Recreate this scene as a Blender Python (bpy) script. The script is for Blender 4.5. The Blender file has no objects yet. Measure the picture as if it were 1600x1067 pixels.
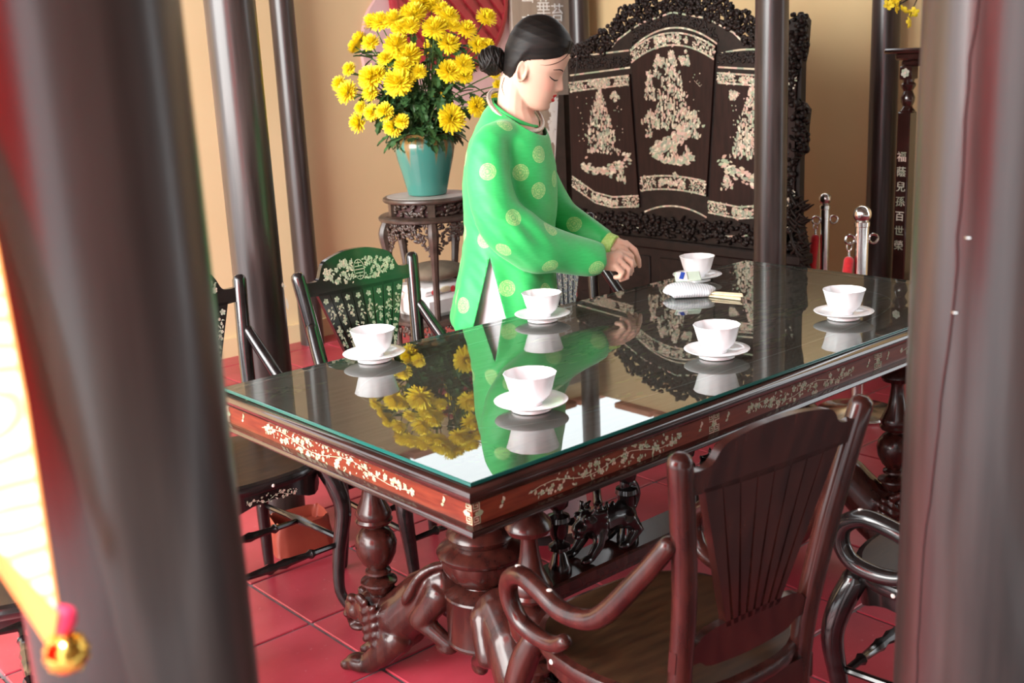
import bpy, bmesh, math, random
from math import sin, cos, pi, sqrt, radians, exp
from mathutils import Vector, Matrix, Euler
S = bpy.context.scene
COL = S.collection
V = Vector
# ------------------------------------------------------------------ camera
cd = bpy.data.cameras.new('camera'); cam = bpy.data.objects.new('camera', cd); COL.objects.link(cam)
cd.sensor_width = 36.0; cd.lens = 36.0 * 1757.8 / 1600
PITCH, ROLL, YAW = 0.245973771, -0.0478643542, 0.713320762
_f = V((sin(YAW) * cos(PITCH), cos(YAW) * cos(PITCH), -sin(PITCH)))
_r = V((cos(YAW), -sin(YAW), 0)); _u = _r.cross(_f)
_r2 = _r * cos(ROLL) + _u * sin(ROLL); _u2 = _u * cos(ROLL) - _r * sin(ROLL)
cam.matrix_world = Matrix(((_r2.x, _u2.x, -_f.x, -1.15176), (_r2.y, _u2.y, -_f.y, -1.46069), (_r2.z, _u2.z, -_f.z, 1.5), (0, 0, 0, 1)))
cd.clip_start = 0.05
cd.dof.use_dof = True; cd.dof.focus_distance = 3.0; cd.dof.aperture_fstop = 6.0
S.camera = cam
# ------------------------------------------------------------------ world, lights, exposure
w = bpy.data.worlds.new('daylight'); S.world = w; w.use_nodes = True
bg = w.node_tree.nodes['Background']; bg.inputs[0].default_value = (0.93, 0.97, 1.0, 1); bg.inputs[1].default_value = 2.6
def sun_lamp(name, d, strength, color, angle):
    l = bpy.data.lights.new(name, 'SUN'); l.energy = strength; l.color = color; l.angle = radians(angle)
    o = bpy.data.objects.new(name, l); COL.objects.link(o); o.rotation_euler = V(d).to_track_quat('-Z', 'Y').to_euler(); return o
def area_lamp(name, loc, target, sx, sy, power, color):
    l = bpy.data.lights.new(name, 'AREA'); l.shape = 'RECTANGLE'; l.size = sx; l.size_y = sy; l.energy = power; l.color = color
    o = bpy.data.objects.new(name, l); COL.objects.link(o); o.location = loc
    o.rotation_euler = (V(target) - V(loc)).to_track_quat('-Z', 'Y').to_euler(); return o
area_lamp('daylight_left', (-4.5, 1.0, 2.5), (1.0, 1.4, 0.9), 4.5, 3.0, 560, (1.0, 0.97, 0.93))
sun_lamp('sun', (.30, .25, -.92), 6.5, (1.0, 0.95, 0.86), 1.5)
S.view_settings.view_transform = 'Standard'; S.view_settings.look = 'None'
S.view_settings.exposure = 0.5; S.view_settings.gamma = 1.0; S.view_settings.use_curve_mapping = False
# ------------------------------------------------------------------ materials
def mat(name, col, rough=0.5, metal=0.0, spec=0.5, coat=0.0, sheen=0.0, bump=0.0, var=0.0, scale=20.0, stretch=(1, 1, 1), col2=None, detail=4.0):
    m = bpy.data.materials.new(name); m.use_nodes = True; nt = m.node_tree; n = nt.nodes; p = n['Principled BSDF']
    p.inputs['Base Color'].default_value = (*col, 1); p.inputs['Roughness'].default_value = rough; p.inputs['Metallic'].default_value = metal
    p.inputs['Specular IOR Level'].default_value = spec; p.inputs['Coat Weight'].default_value = coat; p.inputs['Coat Roughness'].default_value = 0.08
    p.inputs['Sheen Weight'].default_value = sheen
    if var or col2 or bump:
        tc = n.new('ShaderNodeTexCoord'); mp = n.new('ShaderNodeMapping'); nz = n.new('ShaderNodeTexNoise')
        mp.inputs['Scale'].default_value = stretch; nz.inputs['Scale'].default_value = scale; nz.inputs['Detail'].default_value = detail
        nt.links.new(tc.outputs['Object'], mp.inputs[0]); nt.links.new(mp.outputs[0], nz.inputs['Vector'])
        if var or col2:
            r = n.new('ShaderNodeValToRGB'); r.color_ramp.elements[0].position = 0.32; r.color_ramp.elements[1].position = 0.68
            c2 = col2 or tuple(min(1, c * (1 + var)) for c in col); c1 = col if col2 else tuple(c * (1 - var) for c in col)
            r.color_ramp.elements[0].color = (*c1, 1); r.color_ramp.elements[1].color = (*c2, 1)
            nt.links.new(nz.outputs['Fac'], r.inputs[0]); nt.links.new(r.outputs[0], p.inputs['Base Color'])
        if bump:
            b = n.new('ShaderNodeBump'); b.inputs['Strength'].default_value = bump; b.inputs['Distance'].default_value = 0.004
            nt.links.new(nz.outputs['Fac'], b.inputs['Height']); nt.links.new(b.outputs[0], p.inputs['Normal'])
    return m
def island_mat(name, cols, rough=0.3):
    m = bpy.data.materials.new(name); m.use_nodes = True; nt = m.node_tree; n = nt.nodes; p = n['Principled BSDF']
    g = n.new('ShaderNodeNewGeometry'); r = n.new('ShaderNodeValToRGB'); r.color_ramp.interpolation = 'CONSTANT'
    e = r.color_ramp.elements
    while len(e) < len(cols): e.new(0.5)
    for i, c in enumerate(cols): e[i].position = i / len(cols); e[i].color = (*c, 1)
    nt.links.new(g.outputs['Random Per Island'], r.inputs[0]); nt.links.new(r.outputs[0], p.inputs['Base Color']); p.inputs['Roughness'].default_value = rough
    return m
M = {}
M['column'] = mat('lacquered_column_wood', (0.020, 0.013, 0.012), 0.30, coat=0.06, col2=(0.052, 0.037, 0.034), scale=7, stretch=(5, 5, 0.4), bump=0.06)
M['black'] = mat('black_lacquered_wood', (0.012, 0.009, 0.009), 0.22, coat=0.5, var=0.5, scale=12, stretch=(1, 1, 6))
M['seat'] = mat('dark_polished_seat_wood', (0.026, 0.012, 0.006), 0.38, spec=.35, col2=(0.055, 0.027, 0.012), scale=10, stretch=(1, 6, 1))
M['rose'] = mat('polished_rosewood', (0.022, 0.006, 0.005), 0.24, coat=0.12, spec=.4, col2=(0.055, 0.014, 0.010), scale=14, stretch=(3, 3, 0.6))
M['apron'] = mat('red_rosewood_apron', (0.115, 0.018, 0.009), 0.34, coat=0.05, spec=.35, col2=(0.20, 0.038, 0.016), scale=14, stretch=(1, 1, 9))
M['mould'] = mat('dark_rosewood_moulding', (0.030, 0.010, 0.008), 0.18, coat=0.6, var=0.4, scale=12)
M['tabletop'] = mat('rosewood_table_panel', (0.30, 0.225, 0.15), 0.4, col2=(0.41, 0.315, 0.215), scale=10, stretch=(0.7, 8, 1))
M['carved'] = mat('dark_carved_wood', (0.008, 0.005, 0.004), 0.5, spec=.25, col2=(0.018, 0.010, 0.008), scale=25)
M['screen'] = mat('dark_red_brown_screen_wood', (0.013, 0.005, 0.004), 0.5, spec=.2, col2=(0.024, 0.009, 0.007), scale=12, stretch=(1, 4, 0.6))
M['stand'] = mat('carved_stand_wood', (0.035, 0.022, 0.017), 0.35, col2=(0.075, 0.047, 0.036), scale=30)
PEARL = [(0.52, 0.45, 0.32), (0.30, 0.37, 0.25), (0.56, 0.38, 0.32), (0.38, 0.34, 0.26), (0.66, 0.60, 0.46), (0.24, 0.29, 0.22), (0.48, 0.31, 0.24)]
M['pearl'] = island_mat('mother_of_pearl_inlay', PEARL, 0.35)
M['pearl_green'] = island_mat('greenish_mother_of_pearl', [(0.36, 0.42, 0.25), (0.50, 0.50, 0.34), (0.28, 0.34, 0.22), (0.58, 0.48, 0.36), (0.42, 0.46, 0.34), (0.60, 0.42, 0.32)], 0.35)
M['pearl2'] = island_mat('pale_mother_of_pearl_inlay', [(0.72, 0.68, 0.55), (0.42, 0.50, 0.36), (0.78, 0.62, 0.52), (0.52, 0.52, 0.42), (0.62, 0.60, 0.50), (0.34, 0.38, 0.28)], 0.3)
M['pearl_dim'] = island_mat('greenish_inlay_under_glass', [(0.46, 0.47, 0.22), (0.34, 0.38, 0.20), (0.55, 0.48, 0.26), (0.26, 0.22, 0.12), (0.20, 0.17, 0.10)], 0.5)
M['white_inlay'] = mat('white_shell_inlay', (0.95, 0.95, 0.93), 0.3)
M['porcelain'] = mat('white_porcelain', (0.92, 0.93, 0.95), 0.12, spec=0.6)
M['steel'] = mat('polished_steel', (0.72, 0.72, 0.70), 0.16, metal=1.0)
M['velvet'] = mat('red_velvet', (0.62, 0.012, 0.02), 0.8, sheen=0.5, var=0.15, scale=60)
M['gold'] = mat('shiny_gold_metal', (0.85, 0.56, 0.12), 0.18, metal=1.0)
M['wall'] = mat('cream_plaster', (0.70, 0.52, 0.29), 0.75, col2=(0.76, 0.575, 0.335), scale=1.2, detail=3)
M['wallside'] = mat('yellow_ochre_plaster', (0.66, 0.49, 0.25), 0.75, col2=(0.72, 0.54, 0.29), scale=1.2, detail=3)
M['pink'] = mat('pink_plaster', (0.72, 0.47, 0.47), 0.7, var=0.06, scale=5)
M['lattice'] = mat('red_lacquer_lattice', (0.36, 0.03, 0.04), 0.4, var=0.2, scale=6)
M['dark'] = mat('dark_recess', (0.05, 0.015, 0.015), 0.7, var=0.1)
M['board'] = mat('lacquer_board_painted_sheen', (0.36, 0.29, 0.235), 0.42, col2=(0.42, 0.345, 0.28), scale=4, stretch=(5, 1, 0.5))  # dark lacquer; its bright reflection is put into the base colour
M['grout'] = mat('grey_grout', (0.16, 0.13, 0.14), 0.8, var=0.2, scale=30)
M['ceiling'] = mat('dark_ceiling_wood', (0.10, 0.06, 0.04), 0.6, var=0.3, scale=8, stretch=(1, 8, 1))
M['terracotta'] = mat('terracotta_tile', (0.55, 0.23, 0.13), 0.7, var=0.2, scale=14)
M['skin'] = None
M['hair'] = mat('black_hair', (0.005, 0.004, 0.004), 0.5, spec=0.2, col2=(0.012, 0.009, 0.007), scale=16, stretch=(.6, 5, 9), bump=0.12)
M['trouser'] = mat('white_satin_trousers', (0.83, 0.81, 0.88), 0.45, sheen=0.2, var=0.04, scale=6)
M['silver'] = mat('beige_silver_necklace', (0.62, 0.52, 0.43), 0.3, metal=0.6, bump=0.6, scale=220, var=0.15)
M['leaf'] = mat('dark_green_leaf', (0.025, 0.075, 0.022), 0.5, col2=(0.055, 0.14, 0.04), scale=22)
M['stem'] = mat('green_stem', (0.06, 0.13, 0.03), 0.5, var=0.2)
M['petal'] = mat('yellow_petal', (0.93, 0.72, 0.012), 0.55, col2=(1.0, 0.86, 0.04), scale=60)
M['blossom'] = mat('small_yellow_blossom', (0.92, 0.70, 0.03), 0.55, var=0.1, scale=60)
M['cloth_white'] = mat('white_cloth', (0.82, 0.80, 0.80), 0.8, var=0.06, scale=14)
M['cushion'] = mat('grey_brown_cushion', (0.17, 0.13, 0.09), 0.85, var=0.2, scale=20)
M['bag'] = mat('terracotta_red_bag', (0.22, 0.035, 0.022), 0.35, col2=(0.31, 0.06, 0.035), scale=9, bump=0.5)
M['stone'] = mat('grey_stone_top', (0.42, 0.39, 0.36), 0.4, var=0.15, scale=12)
M['wood_pale'] = mat('pale_bamboo', (0.78, 0.66, 0.44), 0.6, var=0.12, scale=40)
M['dot'] = mat('pale_inlay_dot', (0.85, 0.80, 0.74), 0.4)
M['lips'] = mat('red_lipstick', (0.62, 0.01, 0.015), 0.35)
M['shoe'] = mat('black_sandal', (0.02, 0.018, 0.018), 0.5)
M['banner_red'] = mat('red_banner_cloth', (0.70, 0.012, 0.015), 0.75, var=0.15, scale=30)
_n = M['banner_red'].node_tree; _t = _n.nodes.new('ShaderNodeBsdfTranslucent'); _t.inputs[0].default_value = (.85, .02, .02, 1); _m = _n.nodes.new('ShaderNodeMixShader'); _m.inputs[0].default_value = .85
_n.links.new(_n.nodes['Principled BSDF'].outputs[0], _m.inputs[1]); _n.links.new(_t.outputs[0], _m.inputs[2]); _n.links.new(_m.outputs[0], _n.nodes['Material Output'].inputs[0])
M['orange'] = mat('orange_satin_border', (0.90, 0.40, 0.12), 0.55, var=0.05, scale=12)
M['pinkcloth'] = mat('pink_red_ribbon', (0.75, 0.03, 0.10), 0.6, var=0.1)
M['shell'] = mat('outdoor_paving', (0.55, 0.50, 0.45), 0.8, var=0.1, scale=3)

def tile_material():
    m = bpy.data.materials.new('red_floor_tile'); m.use_nodes = True; nt = m.node_tree; n = nt.nodes; p = n['Principled BSDF']
    tc = n.new('ShaderNodeTexCoord'); geo = n.new('ShaderNodeNewGeometry'); nz = n.new('ShaderNodeTexNoise'); nz.inputs['Scale'].default_value = 5; nz.inputs['Detail'].default_value = 6
    oi = n.new('ShaderNodeObjectInfo'); nt.links.new(geo.outputs['Position'], nz.inputs['Vector'])
    r = n.new('ShaderNodeValToRGB'); r.color_ramp.elements[0].position = 0.3; r.color_ramp.elements[1].position = 0.72
    r.color_ramp.elements[0].color = (0.33, 0.026, 0.044, 1); r.color_ramp.elements[1].color = (0.47, 0.052, 0.078, 1)
    nt.links.new(nz.outputs['Fac'], r.inputs[0])
    hsv = n.new('ShaderNodeHueSaturation'); mr = n.new('ShaderNodeMapRange'); mr.inputs[3].default_value = 0.86; mr.inputs[4].default_value = 1.12
    nt.links.new(oi.outputs['Random'], mr.inputs[0]); nt.links.new(mr.outputs[0], hsv.inputs['Value']); nt.links.new(r.outputs[0], hsv.inputs['Color'])
    sp = n.new('ShaderNodeTexNoise'); sp.inputs['Scale'].default_value = 55; sp.inputs['Detail'].default_value = 3; nt.links.new(geo.outputs['Position'], sp.inputs['Vector'])
    rr = n.new('ShaderNodeValToRGB'); rr.color_ramp.elements[0].position = 0.66; rr.color_ramp.elements[1].position = 0.80
    rr.color_ramp.elements[0].color = (0, 0, 0, 1); rr.color_ramp.elements[1].color = (0.35, 0.35, 0.35, 1); nt.links.new(sp.outputs['Fac'], rr.inputs[0])
    mx = n.new('ShaderNodeMix'); mx.data_type = 'RGBA'; nt.links.new(rr.outputs[0], mx.inputs[0]); nt.links.new(hsv.outputs[0], mx.inputs[6]); mx.inputs[7].default_value = (0.62, 0.36, 0.38, 1)
    nt.links.new(mx.outputs[2], p.inputs['Base Color']); p.inputs['Roughness'].default_value = 0.36
    return m
M['tile'] = tile_material()

def glass_material():
    m = bpy.data.materials.new('table_glass'); m.use_nodes = True; nt = m.node_tree; n = nt.nodes
    for x in list(n): n.remove(x)
    o = n.new('ShaderNodeOutputMaterial'); t = n.new('ShaderNodeBsdfTransparent'); t.inputs[0].default_value = (0.86, 0.95, 0.91, 1)
    g = n.new('ShaderNodeBsdfGlossy'); g.inputs['Roughness'].default_value = 0.0; g.inputs[0].default_value = (0.96, 1.0, 0.98, 1)
    fr = n.new('ShaderNodeFresnel'); fr.inputs[0].default_value = 2.2; mx = n.new('ShaderNodeMixShader')
    df = n.new('ShaderNodeBsdfDiffuse'); df.inputs[0].default_value = (.62, .62, .55, 1); dm = n.new('ShaderNodeMixShader'); dm.inputs[0].default_value = .065      # thin dust film, painted in as haze to lighten the dark tabletop
    nt.links.new(t.outputs[0], dm.inputs[1]); nt.links.new(df.outputs[0], dm.inputs[2])
    nt.links.new(fr.outputs[0], mx.inputs[0]); nt.links.new(dm.outputs[0], mx.inputs[1]); nt.links.new(g.outputs[0], mx.inputs[2]); nt.links.new(mx.outputs[0], o.inputs[0])
    return m
M['glass'] = glass_material()
M['glass_edge'] = mat('green_glass_edge', (0.008, 0.115, 0.095), 0.12, spec=0.6)

# ------------------------------------------------------------------ mesh builder
def spline(pts, k=6):
    pts = [tuple(p) for p in pts]; out = []; n = len(pts); d = len(pts[0])
    for i in range(n - 1):
        p0 = pts[max(i - 1, 0)]; p1 = pts[i]; p2 = pts[i + 1]; p3 = pts[min(i + 2, n - 1)]
        for j in range(k):
            t = j / k; t2 = t * t; t3 = t2 * t
            out.append(tuple(0.5 * (2 * p1[a] + (p2[a] - p0[a]) * t + (2 * p0[a] - 5 * p1[a] + 4 * p2[a] - p3[a]) * t2 + (3 * p1[a] - p0[a] - 3 * p2[a] + p3[a]) * t3) for a in range(d)))
    out.append(pts[-1]); return out
def lerp_table(t, x):
    if x <= t[0][0]: return t[0][1:]
    for a, b in zip(t, t[1:]):
        if x <= b[0]:
            k = (x - a[0]) / (b[0] - a[0]); return tuple(p + (q - p) * k for p, q in zip(a[1:], b[1:]))
    return t[-1][1:]
class MB:
    def __init__(s): s.v = []; s.f = []; s.m = []
    def add(s, vs, fs, mi=0):
        b = len(s.v); s.v.extend(tuple(x) for x in vs); s.f.extend(tuple(i + b for i in f) for f in fs); s.m.extend([mi] * len(fs)); return b
    def box(s, c, size, rz=0, mi=0, bev=0):
        x, y, z = [q / 2 for q in size]; R = Matrix.Rotation(rz, 3, 'Z') if not isinstance(rz, Matrix) else rz
        if bev:
            b = bev; vs = []
            for zz, ins in ((-z, b), (-z + b, 0), (z - b, 0), (z, b)):
                X, Y = x - ins, y - ins; k = b if not ins else 0
                for q in ((-X + k, -Y), (X - k, -Y), (X, -Y + k), (X, Y - k), (X - k, Y), (-X + k, Y), (-X, Y - k), (-X, -Y + k)): vs.append((q[0], q[1], zz))
            fs = [tuple(range(7, -1, -1)), tuple(range(24, 32))]
            for r in range(3):
                for i in range(8): fs.append((r * 8 + i, r * 8 + (i + 1) % 8, r * 8 + 8 + (i + 1) % 8, r * 8 + 8 + i))
        else:
            vs = [(a, b, d) for d in (-z, z) for a, b in ((-x, -y), (x, -y), (x, y), (-x, y))]
            fs = [(3, 2, 1, 0), (4, 5, 6, 7), (0, 1, 5, 4), (1, 2, 6, 5), (2, 3, 7, 6), (3, 0, 4, 7)]
        s.add([R @ V(p) + V(c) for p in vs], fs, mi); return s
    def lathe(s, prof, c=(0, 0, 0), n=24, mi=0, flute=None, ax=None, cap=True):
        vs = []; m = len(prof)
        for r, z in prof:
            for i in range(n):
                a = 2 * pi * i / n; rr = r * (1 + flute(a, z) if flute else 1); vs.append((rr * cos(a), rr * sin(a), z))
        if ax is not None:
            q = V((0, 0, 1)).rotation_difference(V(ax)); vs = [q @ V(p) for p in vs]
        fs = [(j * n + i, j * n + (i + 1) % n, (j + 1) * n + (i + 1) % n, (j + 1) * n + i) for j in range(m - 1) for i in range(n)]
        if cap: fs += [tuple(range(n - 1, -1, -1)), tuple((m - 1) * n + i for i in range(n))]
        s.add([V(p) + V(c) for p in vs], fs, mi); return s
    def loft(s, rings, mi=0, cap=True, closed=True):
        n = len(rings[0]); vs = [p for r in rings for p in r]; e = n if closed else n - 1
        fs = [(j * n + i, j * n + (i + 1) % n, (j + 1) * n + (i + 1) % n, (j + 1) * n + i) for j in range(len(rings) - 1) for i in range(e)]
        if cap and closed: fs += [tuple(range(n - 1, -1, -1)), tuple((len(rings) - 1) * n + i for i in range(n))]
        s.add(vs, fs, mi); return s
    def tube(s, path, rad, n=8, mi=0, round_=True, flat=1.0, closed=False):
        P = [V(p) for p in path]
        if not hasattr(rad, '__len__'): rad = [rad] * len(P)
        if len(rad) != len(P): rad = [lerp_table([(i / (len(rad) - 1), r) for i, r in enumerate(rad)], i / (len(P) - 1))[0] for i in range(len(P))]
        rad = list(rad)
        T = [((P[(i + 1) % len(P)] if closed else P[min(i + 1, len(P) - 1)]) - (P[i - 1] if closed else P[max(i - 1, 0)])).normalized() for i in range(len(P))]
        if round_ and not closed:
            r0, r1 = rad[0], rad[-1]
            P = [P[0] - T[0] * r0 * .8, P[0] - T[0] * r0 * .5] + P + [P[-1] + T[-1] * r1 * .5, P[-1] + T[-1] * r1 * .8]
            rad = [r0 * .45, r0 * .85] + rad + [r1 * .85, r1 * .45]; T = [T[0]] * 2 + T + [T[-1]] * 2
        up = V((0, 0, 1)) if abs(T[0].z) < .9 else V((1, 0, 0)); N = (up - T[0] * up.dot(T[0])).normalized(); rings = []
        for p, t, r in zip(P, T, rad):
            N = (N - t * N.dot(t)).normalized(); B = t.cross(N)
            rings.append([p + N * (r * cos(2 * pi * i / n)) + B * (r * flat * sin(2 * pi * i / n)) for i in range(n)])
        if closed: rings.append(rings[0])
        s.loft(rings, mi, cap=not closed); return s
    def ball(s, c, r, n=10, m=7, mi=0, R=None):
        if not hasattr(r, '__len__'): r = (r, r, r)
        vs = [(0, 0, -1)]; fs = []
        for j in range(1, m):
            a = -pi / 2 + pi * j / m
            for i in range(n): vs.append((cos(a) * cos(2 * pi * i / n), cos(a) * sin(2 * pi * i / n), sin(a)))
        vs.append((0, 0, 1)); t = len(vs) - 1
        for i in range(n): fs.append((0, 1 + (i + 1) % n, 1 + i)); fs.append((t, 1 + (m - 2) * n + i, 1 + (m - 2) * n + (i + 1) % n))
        for j in range(m - 2):
            for i in range(n): fs.append((1 + j * n + i, 1 + j * n + (i + 1) % n, 1 + (j + 1) * n + (i + 1) % n, 1 + (j + 1) * n + i))
        R = R or Matrix.Identity(3)
        s.add([R @ V((p[0] * r[0], p[1] * r[1], p[2] * r[2])) + V(c) for p in vs], fs, mi); return s
    def prism(s, outline, o, ex, ey, ez, mi=0):
        o, ex, ey, ez = V(o), V(ex), V(ey), V(ez); n = len(outline)
        a = [o + ex * x + ey * y for x, y in outline]; b = [p + ez for p in a]
        s.add(a + b, [tuple(range(n - 1, -1, -1)), tuple(range(n, 2 * n))] + [(i, (i + 1) % n, n + (i + 1) % n, n + i) for i in range(n)], mi); return s
    def mesh(s, name, mats, smooth=40):
        me = bpy.data.meshes.new(name); me.from_pydata(s.v, [], s.f)
        for m in (mats if isinstance(mats, (list, tuple)) else [mats]): me.materials.append(m)
        if any(s.m): me.polygons.foreach_set('material_index', s.m)
        fix(me, smooth); return me
    def build(s, name, mats, parent=None, smooth=40, world=True, kind=None):
        if parent is not None and world:
            Mi = rootm(parent).inverted(); s.v = [tuple(Mi @ V(p)) for p in s.v]
        return link(name, s.mesh(name, mats, smooth), parent, kind)
def fix(me, smooth):
    bm = bmesh.new(); bm.from_mesh(me); bmesh.ops.recalc_face_normals(bm, faces=bm.faces); bm.to_mesh(me); bm.free()
    if smooth:
        me.polygons.foreach_set('use_smooth', [True] * len(me.polygons)); me.set_sharp_from_angle(angle=radians(smooth))
    me.update()
def link(name, me, parent=None, kind=None):
    o = bpy.data.objects.new(name, me); COL.objects.link(o)
    if parent is not None: o.parent = parent
    if kind: o['kind'] = kind
    return o
def rootm(o):
    while o.parent: o = o.parent
    return Matrix.LocRotScale(o.location, o.rotation_euler, None)
def tag(o, label, cat, group=None):
    o['label'] = label; o['category'] = cat
    if group: o['group'] = group
    return o
def thing(name, label, cat, loc=(0, 0, 0), rz=0, group=None):
    o = bpy.data.objects.new(name, None); o.empty_display_size = 0.05; COL.objects.link(o); o.location = loc; o.rotation_euler = (0, 0, rz)
    return tag(o, label, cat, group)
def copy_tree(o, parent=None):
    c = o.copy(); COL.objects.link(c)
    if parent is not None: c.parent = parent
    for ch in list(o.children): copy_tree(ch, c)
    return c
def struct(o): o['kind'] = 'structure'; return o
def remesh(mb, vox, smooth_it=4, fac=0.5):
    me = bpy.data.meshes.new('tmp'); me.from_pydata(mb.v, [], mb.f)
    bm = bmesh.new(); bm.from_mesh(me); bmesh.ops.recalc_face_normals(bm, faces=bm.faces); bm.to_mesh(me); bm.free()
    o = bpy.data.objects.new('tmp', me); COL.objects.link(o)
    m = o.modifiers.new('r', 'REMESH'); m.mode = 'VOXEL'; m.voxel_size = vox
    if smooth_it:
        q = o.modifiers.new('s', 'SMOOTH'); q.iterations = smooth_it; q.factor = fac
    dg = bpy.context.evaluated_depsgraph_get(); r = bpy.data.meshes.new_from_object(o.evaluated_get(dg))
    bpy.data.objects.remove(o); r.polygons.foreach_set('use_smooth', [True] * len(r.polygons)); return r
def wrap(me, name, mats, parent, world=True, kind=None):
    me.name = name; me.materials.clear()
    for m in (mats if isinstance(mats, (list, tuple)) else [mats]): me.materials.append(m)
    if parent is not None and world: me.transform(rootm(parent).inverted())
    return link(name, me, parent, kind)
# flat inlay work lying a hair proud of a plane
class Inlay:
    def __init__(s, o, ex, ey, nrm, seed=1, lift=0.0006):
        s.o = V(o); s.ex = V(ex); s.ey = V(ey); s.n = V(nrm) * lift; s.mb = MB(); s.r = random.Random(seed)
    def poly(s, pts):
        n = len(pts); b = [s.o + s.ex * x + s.ey * y for x, y in pts]; k = 1 + s.r.random() * 1.2
        s.mb.add([p + s.n * k for p in b], [tuple(range(n))])
    def disc(s, x, y, r, n=6, sy=1): s.poly([(x + r * cos(2 * pi * i / n), y + r * sy * sin(2 * pi * i / n)) for i in range(n)])
    def leaf(s, x, y, l, a, w=.4):
        c, d = cos(a), sin(a); s.poly([(x + c * p * l - d * q * l, y + d * p * l + c * q * l) for p, q in ((0, 0), (.35, -w / 2), (.7, -w / 2.6), (1, 0), (.7, w / 2.6), (.35, w / 2))])
    def flower(s, x, y, r, k=5):
        a0 = s.r.random() * 6
        for i in range(k): a = a0 + 2 * pi * i / k; s.disc(x + cos(a) * r * .62, y + sin(a) * r * .62, r * .40, 6)
        s.disc(x, y, r * .28, 5)
    def line(s, pts, w):
        for (a, b), (c, d) in zip(pts, pts[1:]):
            L = math.hypot(c - a, d - b) or 1; nx, ny = -(d - b) / L * w / 2, (c - a) / L * w / 2; s.poly([(a + nx, b + ny), (a - nx, b - ny), (c - nx, d - ny), (c + nx, d + ny)])
    def spray(s, x0, x1, y, h, n):
        R = s.r; path = [(x0 + (x1 - x0) * i / 14, y + sin(i * .9) * h * .22) for i in range(15)]; s.line(path, h * .035)
        for i in range(n):
            t = R.random(); x = x0 + (x1 - x0) * t; env = h * (.25 + .75 * sin(pi * t) ** .7) / 2; yy = y + R.uniform(-1, 1) * env; k = R.random()
            if k < .35: s.flower(x, yy, R.uniform(.10, .20) * h)
            elif k < .85: s.leaf(x, yy, R.uniform(.14, .30) * h, R.random() * 6.3, R.uniform(.35, .6))
            else: s.disc(x, yy, R.uniform(.04, .08) * h, 6)
    def fret(s, x, y, q):
        t = q * .13
        def bar(a, b, c, d): s.poly([(x + a * q, y + b * q), (x + c * q, y + b * q), (x + c * q, y + d * q), (x + a * q, y + d * q)])
        k = .13
        bar(0, 0, 1, k); bar(1 - k, 0, 1, 1); bar(0, 1 - k, 1, 1); bar(0, .28, k, 1); bar(0, .28, .74, .28 + k); bar(.74 - k, .28, .74, .74); bar(.28, .74 - k, .74, .74)
    def done(s, name, m, parent, world=True, kind='stuff'): return s.mb.build(name, m, parent, smooth=0, world=world, kind=kind)
# ------------------------------------------------------------------ the room
fl = struct(MB().box((1.5, 1.4, -0.03), (9, 8, 0.05)).build('floor', M['grout']))
tm = MB().box((0, 0, -0.006), (0.3505, 0.3355, 0.012), bev=0.0025).mesh('tile', M['tile'], smooth=30)
for i in range(-5, 12):
    for j in range(-5, 10):
        t = link('tile', tm, fl); t.location = (0.268 + 0.36 * i + 0.18, 0.75 + 0.345 * j + 0.1725, 0.0)
WT = 2.42
wb = MB(); wb.box((0.9, 4.13, WT / 2), (7.2, 0.16, WT)); wall_back = struct(wb.build('wall_back', M['wall']))
wr = MB(); wr.box((4.43, 1.4, WT / 2), (0.16, 5.3, WT)); wall_right = struct(wr.build('wall_right', M['wallside']))
cp = MB()
for i in range(20): cp.box((-2.6 + 0.365 * i, 4.13, WT + 0.02), (0.34, 0.30, 0.04), bev=0.008)
struct(cp.build('trim_1', M['terracotta']))
cp = MB()
for i in range(14): cp.box((4.43, -1.15 + 0.365 * i, WT + 0.02), (0.30, 0.34, 0.04), bev=0.008)
struct(cp.build('trim_2', M['terracotta']))
ce = MB()
for i in range(19): ce.box((-1.45 + 0.3 * i + .15, 0.55, 3.05), (0.292, 7.3, 0.03))
struct(ce.build('ceiling', M['ceiling']))
struct(MB().box((1.0, -3.1, 1.5), (7.2, .12, 3.0)).build('wall_front_added', M['ceiling']))  # unseen wall, added to darken the side behind the camera
sk = MB(); sk.box((0.9, 4.035, 0.05), (7.0, 0.03, 0.10)); struct(sk.build('baseboard_back', M['wall']))

# moon window on the back wall: pink surround and round red lattice
mw = thing('moon_window', 'round red lattice window with pink plaster surround behind the chrysanthemums', 'window', (3.1, 4.03, 1.3))
ol = [(2.80, 2.2), (2.76, 1.95), (2.63, 1.78), (2.585, 1.62), (2.585, 1.52), (2.63, 1.38), (2.78, 1.28), (3.0, 1.22), (3.3, 1.22), (3.6, 1.30), (3.72, 1.5), (3.74, 1.8), (3.66, 2.2)]
MB().prism(spline(ol, 5), (0, 4.05, 0), (1, 0, 0), (0, 0, 1), (0, -0.03, 0)).build('surround', M['pink'], mw)
MB().lathe([(0.445, 0), (0.445, 0.03), (0.43, 0.04), (0.41, 0.04), (0.41, 0.02)], (3.225, 4.022, 1.87), 40, ax=(0, -1, 0)).build('frame', M['lattice'], mw)
MB().lathe([(0.42, 0), (0.42, 0.008)], (3.225, 4.02, 1.87), 40, ax=(0, -1, 0)).build('recess', M['dark'], mw)
for k in range(-5, 6):
    for s in (-1, 1):
        hw = sqrt(max(0, .41 ** 2 - (k * .075) ** 2))
        if hw > .05:
            c = cos(pi / 4) * s; d = sin(pi / 4); b = MB()
            b.box((3.225 - d * s * k * .075, 4.0 + .006 * s, 1.87 + c * s * k * .075), (2 * hw, .014, .045), rz=Matrix.Rotation(-s * pi / 4, 3, 'Y'))
            b.build('lattice_bar', M['lattice'], mw)

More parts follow.
